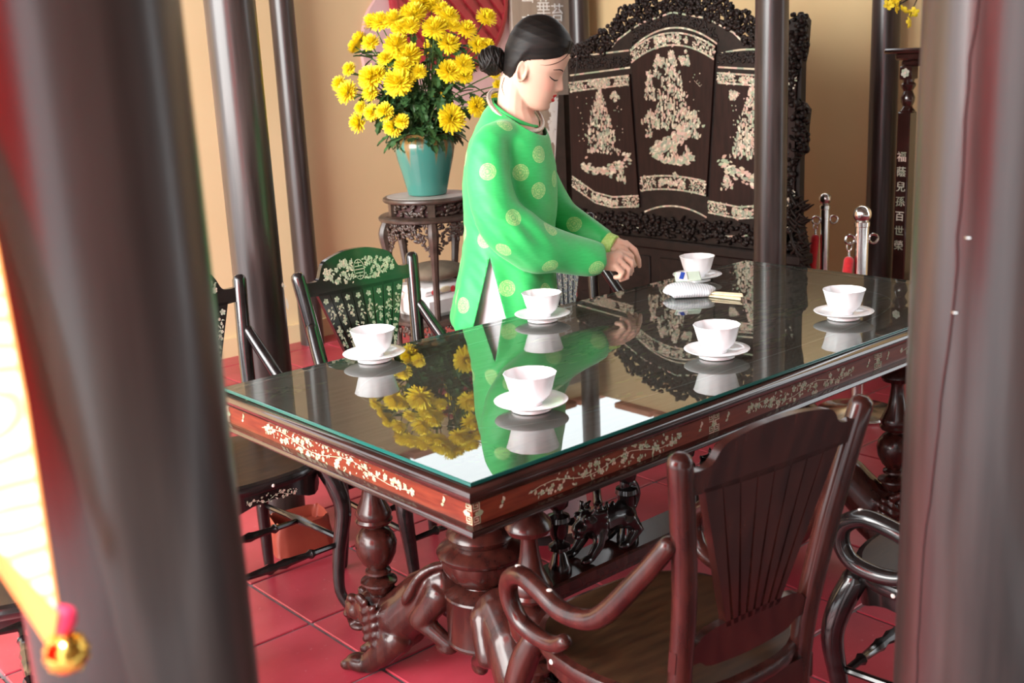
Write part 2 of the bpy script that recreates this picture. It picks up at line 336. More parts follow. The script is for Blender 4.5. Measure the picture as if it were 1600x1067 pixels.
# columns
def column(x, y, r0, r1, z1, label):
    t = thing('wooden_column', label, 'column', (x, y, 0))
    prof = [(r0, 0.0)] + [(r0 + (r1 - r0) * i / 14, z1 * i / 14) for i in range(1, 15)]
    MB().lathe(prof, (x, y, 0), 40).build('shaft', M['column'], t)
    return t
column(-0.858, -0.672, 0.083, 0.079, 3.02, 'huge blurred dark column in the left foreground behind the gold banner')
cR = column(0.05, -0.90, 0.098, 0.092, 3.02, 'dark cracked column in the right foreground, nearest on that side')
column(0.56, 1.74, 0.079, 0.075, 3.02, 'dark column rising behind the two inlaid chairs, red bag at its foot')
column(2.03, 3.93, 0.066, 0.063, 3.02, 'slim dark column against the back wall left of the flowers')
column(4.17, 3.88, 0.066, 0.063, 3.02, 'dark column in the room corner right of the calligraphy board')
column(2.82, 1.41, 0.070, 0.066, 3.02, 'dark column standing in front of the inlaid folding screen')
column(4.18, 1.70, 0.072, 0.069, 3.02, 'dark column against the yellow wall behind the steel posts')
# drying crack and nail marks on the right foreground column
ck = MB(); rr = random.Random(4); pts = []
for i in range(40):
    z = 0.55 + i * 0.03; a = radians(170 + (z - 1.1) * 30 + 2 * sin(i * .35) + rr.uniform(-1, 1)); q = .0982 - z * .002; pts.append((0.05 + q * cos(a), -0.90 + q * sin(a), z))
ck.tube(pts, [.0003] + [.0016] * 10 + [.0008], 5); ck.build('crack', M['dark'], cR)
for a, z in ((222, 1.36), (184, 1.30), (178, 1.22)): MB().ball((0.05 + (.098 - .002 * z) * cos(radians(a)), -0.90 + (.098 - .002 * z) * sin(radians(a)), z), (.004, .004, .002), 6, 5).build('nail', M['steel'], cR)

# ------------------------------------------------------------------ the table
L, W = 2.0066, 0.9227
tb = thing('inlaid_table', 'long carved rosewood table with pearl inlaid apron and lion feet', 'table', (L / 2, W / 2, 0))
def rect_ring(prof):     # prof (outset, z) swept round the table rectangle
    rings = []
    for o, z in prof: rings.append([(-o, -o, z), (L + o, -o, z), (L + o, W + o, z), (-o, W + o, z)])
    return rings
def moulding(prof): m = MB(); m.loft(rect_ring(prof), cap=True); return m
MB().box((L / 2, W / 2, .762), (L - .02, W - .02, .0196)).build('top_panel', M['tabletop'], tb)
moulding([(-.006, .742), (.009, .744), (.015, .750), (.018, .757), (.017, .765), (.011, .771), (-.004, .7722), (-.02, .7722), (-.02, .742)]).build('top_moulding', M['mould'], tb, smooth=50)
moulding([(-.002, .690), (-.002, .744), (-.03, .744), (-.03, .690)]).build('apron', M['apron'], tb, smooth=0)
moulding([(-.01, .678), (.008, .679), (.013, .683), (.013, .687), (.009, .691), (.010, .694), (.004, .697), (-.004, .697), (-.03, .69)]).build('lower_moulding', M['mould'], tb, smooth=50)
MB().box((L / 2, W / 2, .70), (L - .08, W - .08, .02)).build('under_panel', M['mould'], tb)
def apron_inlay(o, ex, n, length, seed):
    I = Inlay(o, ex, (0, 0, 1), n, seed); y0 = .697; H = .044
    for e in (0, 1):
        for k in (0, 1): I.fret(.003 if not e else length - .019, y0 + .002 + k * .026, .016)
        x = .011 if not e else length - .011; I.leaf(x, y0 + .022, .016, 0 if not e else pi, .8); I.disc(x, y0 + .022, .004)
    n_s = max(1, round(length / .68)); seg = (length - .05) / n_s
    for k in range(n_s):
        a = .025 + seg * k; I.spray(a + seg * .17, a + seg * .83, y0 + H / 2, H * .95, int(seg * 190))
        for q in (.07, .93): 
            for d in (-1, 0, 1): I.leaf(a + seg * q + d * .007, y0 + H * (.5 + .12 * d), .011, 1.2 + d * .8, .6)
        if k:
            for kk in (0, 1):
                for s in (-1, 0): I.fret(a + (.001 if not s else -.017), y0 + .002 + kk * .026, .016)
            I.flower(a, y0 + .022, .009)
    I.done('apron_inlay', M['pearl_green'], tb)
apron_inlay((0, .002, 0), (1, 0, 0), (0, -1, 0), L, 3); apron_inlay((.002, W, 0), (0, -1, 0), (-1, 0, 0), W, 5)
apron_inlay((L, W - .002, 0), (-1, 0, 0), (0, 1, 0), L, 8); apron_inlay((L - .002, 0, 0), (0, 1, 0), (1, 0, 0), W, 9)
# landscape inlay of the panel and its thin bracketed border line
I = Inlay((0, 0, .7718), (1, 0, 0), (0, 1, 0), (0, 0, 1), 21, .0002); R = I.r
def border(a, b):
    out = []
    for i in range(97):
        t = 2 * pi * i / 96; c, s = cos(t), sin(t); out.append((L / 2 + a * math.copysign(abs(c) ** .55, c), W / 2 + b * math.copysign(abs(s) ** .55, s)))
    return out
I.line(border(.83, .34), .0045)
I.done('border_line', M['pearl2'], tb)
I = Inlay((0, 0, .7718), (1, 0, 0), (0, 1, 0), (0, 0, 1), 22, .0003); R = I.r
for k in range(150):
    cx, cy = (L / 2 + R.gauss(.12, .30), W / 2 + R.gauss(0, .15)); 
    if abs(cx - L / 2) > .78 or abs(cy - W / 2) > .31: continue
    for q in range(14): I.leaf(cx + R.gauss(0, .035), cy + R.gauss(0, .010), R.uniform(.012, .05), R.gauss(0, .25) + pi * R.randint(0, 1), R.uniform(.15, .4))
for (cx, cy) in ((.10, .80), (.12, .12), (L - .1, .8), (L - .12, .12)):
    for q in range(70): I.leaf(cx + R.gauss(0, .035), cy + R.gauss(0, .022), R.uniform(.010, .026), R.random() * 6.3, R.uniform(.3, .6))
I.done('landscape_inlay', M['pearl_dim'], tb)

TURN = [(.022, .69), (.03, .66), (.024, .63), (.02, .60), (.047, .572), (.05, .56), (.044, .548), (.02, .540), (.018, .53), (.021, .50), (.028, .465), (.041, .437), (.046, .425), (.043, .415), (.047, .408), (.043, .400), (.024, .395), (.022, .388), (.035, .382), (.048, .365), (.053, .345), (.049, .318), (.036, .292), (.024, .280), (.022, .277), (.032, .272), (.033, .266), (.020, .260), (.016, .255), (.03, .252), (.046, .245), (.047, .240), (.036, .235), (.034, .222), (.024, .205), (.018, .198), (.03, .194), (.038, .187), (.036, .180), (.02, .172), (.018, .14)]
def lion():
    # a lion striding down from the pedestal, head low, paw on the floor; along +x, local
    b = MB()
    def cap(p, q, r0, r1, n=18):
        b.tube([p, tuple((a + c) / 2 for a, c in zip(p, q)), q], [r0, (r0 + r1) / 2, r1], n)
    b.ball((.06, 0, .265), (.075, .052, .06)); cap((.05, 0, .270), (.13, 0, .225), .060, .060); cap((.11, 0, .235), (.195, 0, .155), .062, .066)
    b.ball((.205, 0, .135), (.06, .062, .075))
    for s in (-1, 1):
        cap((.19, .03 * s, .11), (.235, .040 * s, .06), .045, .034); cap((.235, .040 * s, .06), (.275, .043 * s, .027), .032, .026)
        b.ball((.300, .043 * s, .024), (.046, .031, .025))
        for k in (-1, 0, 1): b.ball((.338, (.043 * s + k * .016), .015), (.018, .009, .014), 8, 6)
        cap((.05, .035 * s, .26), (.10, .05 * s, .19), .04, .03); cap((.10, .05 * s, .19), (.02, .05 * s, .14), .026, .018); b.ball((.03, .05 * s, .13), (.032, .02, .016))
    b.ball((.268, 0, .160), (.058, .056, .056)); b.ball((.318, 0, .152), (.040, .040, .032)); b.ball((.346, 0, .140), (.020, .034, .016)); b.ball((.325, 0, .104), (.032, .029, .012)); b.ball((.352, 0, .163), (.013, .018, .011), 8, 6)
    for s in (-1, 1):
        b.ball((.325, .024 * s, .190), (.017, .015, .013), 8, 6); b.ball((.278, .052 * s, .212), (.016, .011, .014), 8, 6); b.ball((.345, .020 * s, .122), (.005, .005, .012), 6, 5)
        for k in range(5):
            for j in range(4): b.ball((.262 - .024 * j, s * (.050 + .010 * sin(j + 1)), .205 - .024 * k - .012 * j), (.017, .010, .010), 8, 6, R=Matrix.Rotation(.6, 3, 'Y'))
    b.tube(spline([(.0, .0, .30), (-.01, .01, .325), (.04, .03, .335), (.09, .05, .31), (.12, .062, .26), (.135, .07, .235)], 4), [.012, .011, .010, .010, .013, .016, .005], 8)
    return remesh(b, .0045, 5)
lion_me = lion(); lion_me.name = 'lion'; lion_me.materials.append(M['rose'])
for ex, dx in ((.385, 1), (L - .385, -1)):
    up = MB().lathe([(.065, .69), (.085, .60), (.075, .50), (.06, .45), (.078, .435), (.083, .425), (.078, .415), (.072, .408), (.101, .392), (.108, .384), (.106, .376), (.098, .370)], (ex, .46, 0), 32)
    up.build('pedestal_cap', M['rose'], tb)
    MB().lathe([(.100, .371), (.098, .355), (.086, .330), (.066, .308), (.055, .302), (.058, .296)], (ex, .46, 0), 64, flute=lambda a, z: .06 * abs(sin(a * 6)) - .03 if .305 < z < .37 else 0).build('gadrooned_bowl', M['rose'], tb)
    MB().lathe([(.056, .300), (.085, .285), (.095, .281), (.097, .276), (.094, .272), (.093, .165), (.097, .161), (.096, .155), (.05, .155)], (ex, .46, 0), 36).build('pedestal_drum', M['rose'], tb)
    for sy in (-1, 1):
        lx, ly = ex - .105 * dx, .46 + .29 * sy
        MB().lathe(TURN, (lx, ly, 0), 24).build('turned_leg', M['rose'], tb)
        o = link('lion_foot', lion_me, tb); a = math.atan2(ly - .46, (lx - ex)); p0 = V((ex, .46, 0)) + V((cos(a), sin(a), 0)) * .055
        o.location = p0 - tb.location; o.rotation_euler = (0, 0, a)
MB().box((L / 2, .46, .222), (1.16, .115, .036), bev=.006).build('stretcher', M['rose'], tb)
MB().box((L / 2, .46, .196), (1.16, .095, .016), bev=.003).build('stretcher', M['rose'], tb)
BAL = [(.02, .69), (.024, .60), (.018, .54), (.026, .50), (.03, .47), (.032, .445), (.026, .415), (.013, .402), (.012, .395), (.029, .388), (.031, .376), (.026, .37), (.024, .345), (.018, .325), (.012, .318), (.028, .308), (.029, .300), (.014, .292), (.018, .285), (.024, .265), (.03, .252), (.03, .238)]
for x in (.635, .885, L - .885, L - .635): MB().lathe(BAL, (x, .46, 0), 20).build('baluster', M['black'], tb)
def guardian():
    b = MB()
    b.ball((.0, 0, .10), (.03, .035, .034)); b.ball((-.027, 0, .088), (.022, .024, .018)); b.ball((-.032, 0, .070), (.018, .018, .008))
    for s in (-1, 1):
        b.ball((-.018, .018 * s, .118), (.010, .009, .010), 8, 6); b.tube([(.0, .02 * s, .125), (.01, .026 * s, .145), (.0, .03 * s, .15)], [.008, .006, .003], 6)
        for k in range(5): b.tube([(.01, .026 * s, .125 - k * .012), (.035, .036 * s, .125 - k * .018), (.045, .030 * s, .135 - k * .02)], [.009, .008, .004], 6)
        b.tube([(.03, .02 * s, .08), (.01, .03 * s, .04), (-.02, .03 * s, .014)], [.022, .016, .012], 8); b.ball((-.035, .03 * s, .012), (.022, .014, .012), 8, 6)
        b.tube([(.13, .02 * s, .07), (.15, .035 * s, .04), (.115, .035 * s, .012)], [.030, .020, .012], 8); b.ball((.10, .035 * s, .011), (.02, .013, .011), 8, 6)
    b.tube([(.02, 0, .08), (.08, 0, .085), (.14, 0, .075)], [.034, .034, .036], 10)
    b.tube(spline([(.16, 0, .08), (.185, .0, .12), (.165, 0, .16), (.14, 0, .15), (.15, 0, .19), (.17, 0, .21)], 4), [.014, .014, .016, .012, .014, .004], 8)
    for k in range(6): b.ball((.03 + .022 * k, 0, .115 + .006 * sin(k)), (.009, .007, .014), 6, 5)
    return remesh(b, .0045, 1)
gm = guardian(); gm.name = 'carved_guardian'; gm.materials.append(M['black'])
for x, s in ((.735, 1), (L - .735, -1)):
    o = link('carved_guardian', gm, tb); o.location = V((x, .46, .24)) - tb.location; o.rotation_euler = (0, 0, 0 if s > 0 else pi)

gl = MB()
def glr(o, z): return [(-o, -o, z), (L + o, -o, z), (L + o, W + o, z), (-o, W + o, z)]
r = [glr(-.001, .7728), glr(0, .7736), glr(0, .7794), glr(-.0012, .7805)]
gl.loft(r[:], mi=1, cap=False); gl.add(r[-1], [(0, 1, 2, 3)], 0)
gt = gl.build('glass_tabletop', [M['glass'], M['glass_edge']], smooth=0)
tag(gt, 'thick clear glass sheet with green edges lying on the long table', 'glass')

# ------------------------------------------------------------------ armchairs
def by(z): return .185 + (z - .47) * .16
def make_chair(label, wood, seatm, inlay, hump=.968, low=.168):
    t = thing('armchair', label, 'chair'); B = lambda mb, n, m, **k: mb.build(n, m, t, world=False, **k)
    sh = []
    for i in range(40):
        a = 2 * pi * i / 40; c, s = cos(a), sin(a); x = .228 * math.copysign(abs(c) ** .72, c); y = .215 * math.copysign(abs(s) ** .72, s)
        sh.append((x * (1 - .07 * max(0, y / .215)), y))
    def ring(k, z): return [(x * k, y * k, z) for x, y in sh]
    m = MB(); m.loft([ring(.9, .440), ring(.985, .441), ring(1.0, .447), ring(1.0, .458), ring(.985, .466), ring(.93, .470)], mi=0, cap=False); m.add(ring(.9, .440), [tuple(range(39, -1, -1))]); m.add(ring(.93, .470), [tuple(range(40))], 1)
    m.v[-40:] = m.v[-40:]; B(m, 'seat', [wood, seatm])
    m = MB(); n = 17; top = []; bot = []          # shaped seat rail round front and sides
    path = [sh[i % 40] for i in range(18, 43)]
    def zl(i): u = (i / 24 - .5) * 2; return .392 + (.03 * (abs(u) > .75)) + .018 * cos(u * 9)
    outer = [(x * .93, y * .93) for x, y in path]; inner = [(x * .86, y * .86) for x, y in path]
    m.loft([[(x, y, .441) for x, y in inner], [(x, y, .441) for x, y in outer], [(x, y, zl(i)) for i, (x, y) in enumerate(outer)], [(x, y, zl(i)) for i, (x, y) in enumerate(inner)]], closed=False, cap=False)
    B(m, 'seat_rail', wood)
    m = MB(); m.box((0, .19, .418), (.33, .022, .046)); B(m, 'rear_rail', wood)
    for s in (-1, 1):
        m = MB(); m.tube(spline([(s * (low + .010), .20, 0.013), (s * low, .185, .2), (s * low, .185, .45), (s * (low + .016), by(.68), .68), (s * .208, by(.91), .91)], 5), [.015, .018, .0205, .021, .021, .0205], 12); B(m, 'back_post', wood)
        m = MB(); m.tube(spline([(s * .185, -.165, .44), (s * .205, -.185, .38), (s * .214, -.195, .31), (s * .196, -.185, .19), (s * .187, -.185, .09), (s * .196, -.2, .042), (s * .212, -.222, .020)], 5), [.027, .027, .024, .019, .016, .015, .018], 10); B(m, 'front_leg', wood)
        arm = MB(); arm.tube(spline([(s * .200, by(.76) - .012, .765), (s * .218, .165, .690), (s * .238, .09, .604), (s * .247, .01, .584), (s * .247, -.06, .600), (s * .245, -.115, .606), (s * .240, -.160, .580), (s * .236, -.170, .540), (s * .232, -.148, .502), (s * .229, -.100, .488), (s * .227, -.050, .492), (s * .226, -.020, .510)], 5), [.016, .018, .0185, .0185, .0185, .0185, .0185, .018, .0175, .017, .016, .014], 12)
        a = B(arm, 'armrest', wood)
        for p in ((.247, -.03, .6110), (.2445, -.125, .6215)): MB().ball((s * p[0], p[1], p[2]), (.0055, .0055, .002), 8, 5).build('inlay_dot', M['dot'], a, world=False)
        m = MB(); m.tube([(s * .195, -.185, .235), (s * .19, -.06, .235), (s * .187, 0, .235), (s * .183, .06, .235), (s * .174, .185, .235)], [.008, .009, .014, .009, .008], 8); B(m, 'side_stretcher', wood)
    def turned(y, z, w, nm):
        m = MB(); xs = [-w, -w * .62, -w * .55, -w * .5, -w * .2, -w * .12, 0, w * .12, w * .2, w * .5, w * .55, w * .62, w]; rs = [.008, .009, .0145, .009, .012, .015, .010, .015, .012, .009, .0145, .009, .008]
        m.tube([(x, y, z) for x in xs], rs, 8); B(m, nm, wood)
    turned(-.187, .215, .190, 'front_stretcher'); turned(.187, .26, .168, 'rear_stretcher'); turned(0, .235, .185, 'cross_stretcher')
    # back: crest, fan of eight slats, lower rail, all leaning with the posts
    pb = V((0, by(0), 0)); ez = V((0, .16, 1)); th = V((0, .016, 0))
    def plate(outline, y=-.008): m = MB(); m.prism(outline, pb + V((0, y, 0)), (1, 0, 0), ez, th); return m
    hh = hump - .905; up = [(-.198, .893), (-.165, .891), (-.145, .897), (-.130, .905 + hh * .35), (-.11, .905 + hh * .66), (-.05, .905 + hh * .94), (0, hump)]; up = spline(up, 4); crest = up + [(-x, z) for x, z in reversed(up[:-1])]
    crest = crest + [(.196, .852), (.1, .846), (0, .844), (-.1, .846), (-.196, .852)]
    cr = B(plate(crest), 'crest_rail', wood, smooth=30)
    low = spline([(-.176, .565), (-.14, .56), (-.115, .578), (-.08, .585), (0, .587), (.08, .585), (.115, .578), (.14, .56), (.176, .565)], 4) + spline([(.174, .525), (.12, .527), (.09, .51), (0, .503), (-.09, .51), (-.12, .527), (-.174, .525)], 4)
    B(plate(low), 'lower_rail', wood, smooth=30)
    for k in range(8):
        x1 = -.158 + .316 * (k + .5) / 8; x0 = x1 * .42; w1, w0 = .0190, .0050
        B(plate([(x0 - w0, .575), (x0 + w0, .575), (x1 + w1, .856), (x1 - w1, .856)]), 'slat', wood, smooth=0)
        if inlay:
            I = Inlay(pb + V((0, -.0084, 0)), (1, 0, 0), ez, (0, -1, 0), 30 + k); I.flower(x1 * .97, .83, .0095)
            R = I.r
            for q in range(64):
                tt = R.uniform(.05, .86); x = x0 + (x1 - x0) * tt; w_ = (w0 + (w1 - w0) * tt) * .52
                (I.leaf if q % 3 else I.flower)(*((x + R.uniform(-w_, w_), .575 + .281 * tt, R.uniform(.007, .013), R.uniform(3.6, 5.8), .4) if q % 3 else (x + R.uniform(-w_, w_), .575 + .281 * tt, R.uniform(.0035, .006))))
            I.done('slat_inlay', M['pearl2'], t, world=False)
    if inlay:
        I = Inlay(pb + V((0, -.0085, 0)), (1, 0, 0), ez, (0, -1, 0), 77); R = I.r
        for q in range(230):
            x = R.uniform(-.125, .125)
            if abs(x) < .020: continue
            z = .905 + R.uniform(-1, 1) * .034 * (1 - (abs(x) / .13) ** 2) ** .5
            (I.leaf(x, z, R.uniform(.007, .014), R.random() * 6.3, .5) if q % 3 else I.flower(x, z, R.uniform(.0045, .009)))
        for a in range(16):
            a0, a1 = 2 * pi * a / 16, 2 * pi * (a + 1) / 16; I.line([(.019 * cos(a0), .905 + .030 * sin(a0)), (.019 * cos(a1), .905 + .030 * sin(a1))], .0025)
        I.line([(0, .878), (0, .897)], .002); I.line([(0, .913), (0, .932)], .002)
        for z, w_ in ((.885, .010), (.895, .014), (.905, .017), (.915, .014), (.925, .010)): I.line([(-w_, z), (w_, z)], .0022)
        I.done('crest_inlay', M['pearl2'], t, world=False)
        I = Inlay((0, -.2005, 0), (1, 0, 0), (0, 0, 1), (0, -1, 0), 55, .003); I.spray(-.075, .075, .418, .030, 42); I.done('rail_inlay', M['pearl2'], t, world=False)
        for s in (-1, 1):
            I = Inlay((s * .195, by(.84) - .0215, 0), (1, 0, 0), ez, (0, -1, 0), 60); I.spray(-.004, .004, .875, .03, 7); I.leaf(0, .80, .04, pi / 2, .25); I.done('post_inlay', M['pearl2'], t, world=False)
    for x in (-.13, 0, .13): MB().ball((x, -.2145 * (1 - .12 * (abs(x) / .13) ** 2), .453), (.005, .003, .005), 8, 5).build('inlay_dot', M['dot'], t, world=False)
    for s in (-1, 1):
        for y in (-.06, .10): MB().ball((s * .2275 * (1 - .04 * max(0, y / .2)), y, .453), (.003, .005, .005), 8, 5).build('inlay_dot', M['dot'], t, world=False)
    return t
def put(c, x, y, deg, label=None):
    c.location = (x, y, 0); c.rotation_euler = (0, 0, radians(deg))
    if label: c['label'] = label
    return c
c2 = make_chair('black armchair with pearl inlaid fan back, reflecting green, left of the woman', M['black'], M['seat'], True)
c1 = copy_tree(c2); c3 = copy_tree(c2); c6 = copy_tree(c2)
put(c2, .708, 1.128, 1); put(c1, .168, 1.255, 0, 'black inlaid armchair at the far left, half hidden by the foreground column')
put(c3, 1.615, 1.275, -4, 'black inlaid armchair behind the woman, only post and arm showing')
c4 = make_chair('reddish brown armchair in the foreground seen from behind', M['rose'], M['seat'], False, .938, .150)
c5 = make_chair('black armchair with looped arm beside the right foreground column', M['black'], M['seat'], False)
put(c4, .284, -.204, 174); put(c5, .925, -.47, 183)
put(c6, -.50, 1.02, 75, 'black carved chair in the lower left corner behind the banner')

# ------------------------------------------------------------------ cups and saucers
def scallop(a, z): return .012 * cos(12 * a) * max(0, min(1, (z - .042) / .028))
cupm = MB().lathe([(.024, .012), (.025, .019), (.031, .022), (.0425, .035), (.0475, .050), (.0515, .066), (.0545, .076), (.0565, .0795), (.0550, .0800), (.0525, .075), (.0455, .050), (.040, .035), (.028, .026), (.001, .024)], n=72, flute=scallop).mesh('bowl', M['porcelain'], 60)
saum = MB().lathe([(.040, 0), (.043, .002), (.041, .008), (.050, .0105), (.066, .0155), (.0775, .0205), (.0787, .0222), (.077, .0232), (.064, .0190), (.048, .0140), (.034, .0125), (.001, .0125)], n=64).mesh('saucer', M['porcelain'], 60)
for x, y, lab in ((.359, .233, 'nearest the front corner of the table, before the woman'), (.378, .838, 'at the left end of the table beside the inlaid chair'), (.938, .818, 'just in front of the green tunic'),
                  (.932, .196, 'on the near side, middle of the table, right of centre'), (1.452, .180, 'farthest right on the table near the dark column'), (1.63, .83, 'at the far corner of the table behind the napkin')):
    s = link('saucer', saum); s.location = (x, y, .7806); tag(s, 'white saucer under the cup ' + lab, 'saucer', 'saucers on the table')
    s = link('tea_cup', cupm); s.location = (x, y, .7816); s.rotation_euler = (0, 0, x * 7); tag(s, 'white scalloped porcelain cup ' + lab, 'cup', 'cups on the table')
# ------------------------------------------------------------------ inlaid three-panel screen (faces -x)
SX = 3.10
sc = thing('inlaid_screen', 'tall carved dark screen with pearl mountain scenes behind the table', 'screen', (SX, 2.15, 0))
def syz(a): return [(-(y), z) for y, z in a]
SO, SEX, SEY, SN = (SX, 0, 0), (0, -1, 0), (0, 0, 1), (-1, 0, 0)      # x of an outline = -Y
CY = 2.195
C0T = [(0, 1.688), (.19, 1.652), (.25, 1.630), (.365, 1.575), (.41, 1.535), (.44, 1.503), (.60, 1.50), (.75, 1.47)]
CRT = [(0, 1.80), (.1, 1.785), (.3, 1.74), (.38, 1.665), (.49, 1.62), (.60, 1.57), (.75, 1.50)]
def zt(y): return lerp_table(C0T, abs(y - CY))[0]
def zcr(y): return lerp_table(CRT, abs(y - CY))[0]
ys = [1.47 + (2.92 - 1.47) * i / 60 for i in range(61)]
MB().prism([(-y, zt(y)) for y in ys] + [(-2.92, .58), (-1.47, .58)], (SX + .02, 0, 0), SEX, SEY, (.035, 0, 0)).build('back_frame', M['carved'], sc, smooth=0)
bump = lambda t: 1 - (2 * t - 1) ** 2
PAN = []
LW = [(0, .813), (.35, .735), (.62, .718), (1, .735)]
for (yl, yr, ylb, yrb, zc, zb) in ((2.460, 1.932, 2.408, 1.988, lambda t: 1.515 + .075 * bump(t), lambda t: .815 + .018 * bump(t)),
                                   (2.90, 2.472, 2.90, 2.422, lambda t: 1.368 + .03 * t, lambda t: lerp_table(LW, t)[0]),
                                   (1.920, 1.49, 1.974, 1.49, lambda t: 1.398 - .03 * t, lambda t: lerp_table(LW, 1 - t)[0])):
    n = 16; o = [(-(yl + (yr - yl) * i / n), zc(i / n)) for i in range(n + 1)] + [(-(ylb + (yrb - ylb) * (1 - i / n)), zb(1 - i / n)) for i in range(n + 1)]
    MB().prism(o, (SX + .02, 0, 0), SEX, SEY, (-.014, 0, 0)).build('panel', M['screen'], sc, smooth=0); PAN.append((yl, yr, ylb, yrb, zc, zb))
I = Inlay((SX + .006, 0, 0), SEX, SEY, SN, 5, .0008); R = I.r
def band(c0, c1, dens):                       # mosaic ribbon between two curves c(t) -> (y, z), dark cartouche with flowers in its middle
    n = 60
    for i in range(n):
        for j in range(dens):
            t = (i + R.random()) / n
            if .24 < t < .76: continue
            a, b = c0(t), c1(t); k = R.random(); I.leaf(-(a[0] + (b[0] - a[0]) * k), a[1] + (b[1] - a[1]) * k, R.uniform(.007, .013), R.random() * 6.3, .7)
    for c in (c0, c1): p = [c(i / 40) for i in range(41)]; I.line([(-y, z) for y, z in p], .008)
    for q in range(64):
        t = R.uniform(.30, .70); a, b = c0(t), c1(t); k = .5 + R.gauss(0, .16); x, z = -(a[0] + (b[0] - a[0]) * k), a[1] + (b[1] - a[1]) * k
        (I.flower(x, z, R.uniform(.008, .017)) if q % 3 == 0 else I.leaf(x, z, R.uniform(.012, .024), R.random() * 6.3, .55))
for k_, (yl, yr, ylb, yrb, zc, zb) in enumerate(PAN):
    h = .062 if k_ == 0 else .050
    band(lambda t: (yl + (yr - yl) * t, zc(t) - .006), lambda t: (yl + (yr - yl) * t + (.5 - t) * -.01, zc(t) - h), 8)
    band(lambda t: (ylb + (yrb - ylb) * t, zb(t) + .006), lambda t: (ylb + (yrb - ylb) * t, zb(t) + h + .010), 8)
I.done('border_inlay', M['pearl'], sc)
I = Inlay((SX + .0195, 0, 0), SEX, SEY, SN, 6, .0008)
for pts in ([(CY + d, lerp_table(C0T, abs(d))[0] - .010) for d in [-.40 + .8 * i / 40 for i in range(41)]], [(CY + d, 1.607 - 1.2 * d * d) for d in [-.265 + .53 * i / 30 for i in range(31)]],
            [(CY - .285 - .43 * i / 12, 1.478 + .018 * i / 12 + .008 * sin(i * .5)) for i in range(13)], [(CY + .285 + .43 * i / 12, 1.513 - .02 * i / 12) for i in range(13)],
            [(CY - .27 - .44 * i / 12, 1.418 - .03 * i / 12) for i in range(13)], [(CY + .28 + .43 * i / 12, 1.430 - .03 * i / 12) for i in range(13)],
            [(CY + d, .755 - 1.05 * d * d) for d in [-.2 + .4 * i / 20 for i in range(21)]], [(2.90 - .47 * i / 16, .70 - .075 * sin(pi * .5 * i / 16)) for i in range(17)], [(1.975 - .47 * i / 16, .628 + .08 * (i / 16) ** 2) for i in range(17)]):
    I.line([(-y, z) for y, z in pts], .008)
I.done('frame_line', M['pearl'], sc)
def mountain(I, cx, base, hw, h, n):
    R = I.r
    for q in range(n):
        t = R.random() ** 1.3; half = hw * (1 - t) ** .85 + .004; x = R.uniform(-1, 1) * half
        if abs(sin(t * 15 + x * 24)) < .26: continue
        z = base + h * t; k = R.random()
        if k < .5: I.leaf(cx + x, z, R.uniform(.010, .026), R.uniform(.5, 2.6), R.uniform(.3, .6))
        elif k < .8: I.disc(cx + x, z, R.uniform(.004, .008), 5, 1.3)
        else: b = R.uniform(.003, .006); e = R.uniform(.012, .03); I.poly([(cx + x - b, z), (cx + x + b, z), (cx + x + b, z + e), (cx + x - b, z + e)])
I = Inlay((SX + .006, 0, 0), SEX, SEY, SN, 7, .0006); R = I.r
c = -CY
mountain(I, c + .0, 1.13, .135, .36, 640); mountain(I, c - .14, 1.15, .06, .05, 80); mountain(I, c + .14, 1.14, .05, .06, 80); mountain(I, c - .145, 1.27, .035, .13, 100); mountain(I, c - .10, 1.37, .02, .06, 30); mountain(I, c - .15, 1.09, .02, .05, 26); mountain(I, c + .145, 1.09, .02, .04, 26)
for q in range(190): t = R.random(); I.leaf(c + .10 - .20 * t + R.gauss(0, .016), 1.12 - .10 * t + R.gauss(0, .018), R.uniform(.016, .036), R.uniform(.2, 1.2), .5)
for q in range(120): t = R.random(); I.leaf(c - .05 - .09 * t + R.gauss(0, .008), 1.05 - .035 * t + R.gauss(0, .009), R.uniform(.016, .034), R.uniform(.2, .9), .5)
for q in range(170): t = R.random(); I.leaf(c - .12 + .25 * t, .985 - .025 * sin(pi * t) + abs(R.gauss(0, .010)), R.uniform(.014, .032), R.uniform(-.3, 2), .5)
for x in (-.09, .02, .09): mountain(I, c + x, .985, .03, .05, 40)
for x, z in ((-.07, 1.455), (.08, 1.455)):
    for q in range(22): I.flower(c + x + R.gauss(0, .016), z + R.gauss(0, .012), R.uniform(.008, .014))
for q in range(40): I.disc(c + R.uniform(-.18, .18), R.uniform(1.2, 1.42), .0035, 4)
for k in range(3): x, z = c + .14 + .012 * k, 1.36 - .01 * k; I.line([(x, z), (x + .010, z - .008), (x + .022, z + .002)], .0018)
for cy, sgn in ((-2.69, 1), (-1.71, -1)):
    mountain(I, cy + .01 * sgn, 1.05, .11, .27, 380); mountain(I, cy + .03 * sgn, 1.0, .12, .10, 140)
    for q in range(150): t = R.random(); I.leaf(cy + sgn * (.20 - .34 * t) + R.gauss(0, .008), .985 - .06 * sin(pi * t * .9) - .03 * t + R.gauss(0, .014), R.uniform(.016, .036), R.uniform(-.5, .6), .5)
    for q in range(50): I.disc(cy + R.uniform(-.16, .18), R.uniform(1.02, 1.30), .004, 4)
    mountain(I, cy + .15 * sgn, .855, .035, .06, 60)
    for q in range(18): I.flower(cy + .12 * sgn + R.gauss(0, .014), 1.29 + R.gauss(0, .010), R.uniform(.008, .013))
I.done('landscape_inlay', M['pearl'], sc)
R = random.Random(9); b = MB()                 # pierced crest of carved leaves
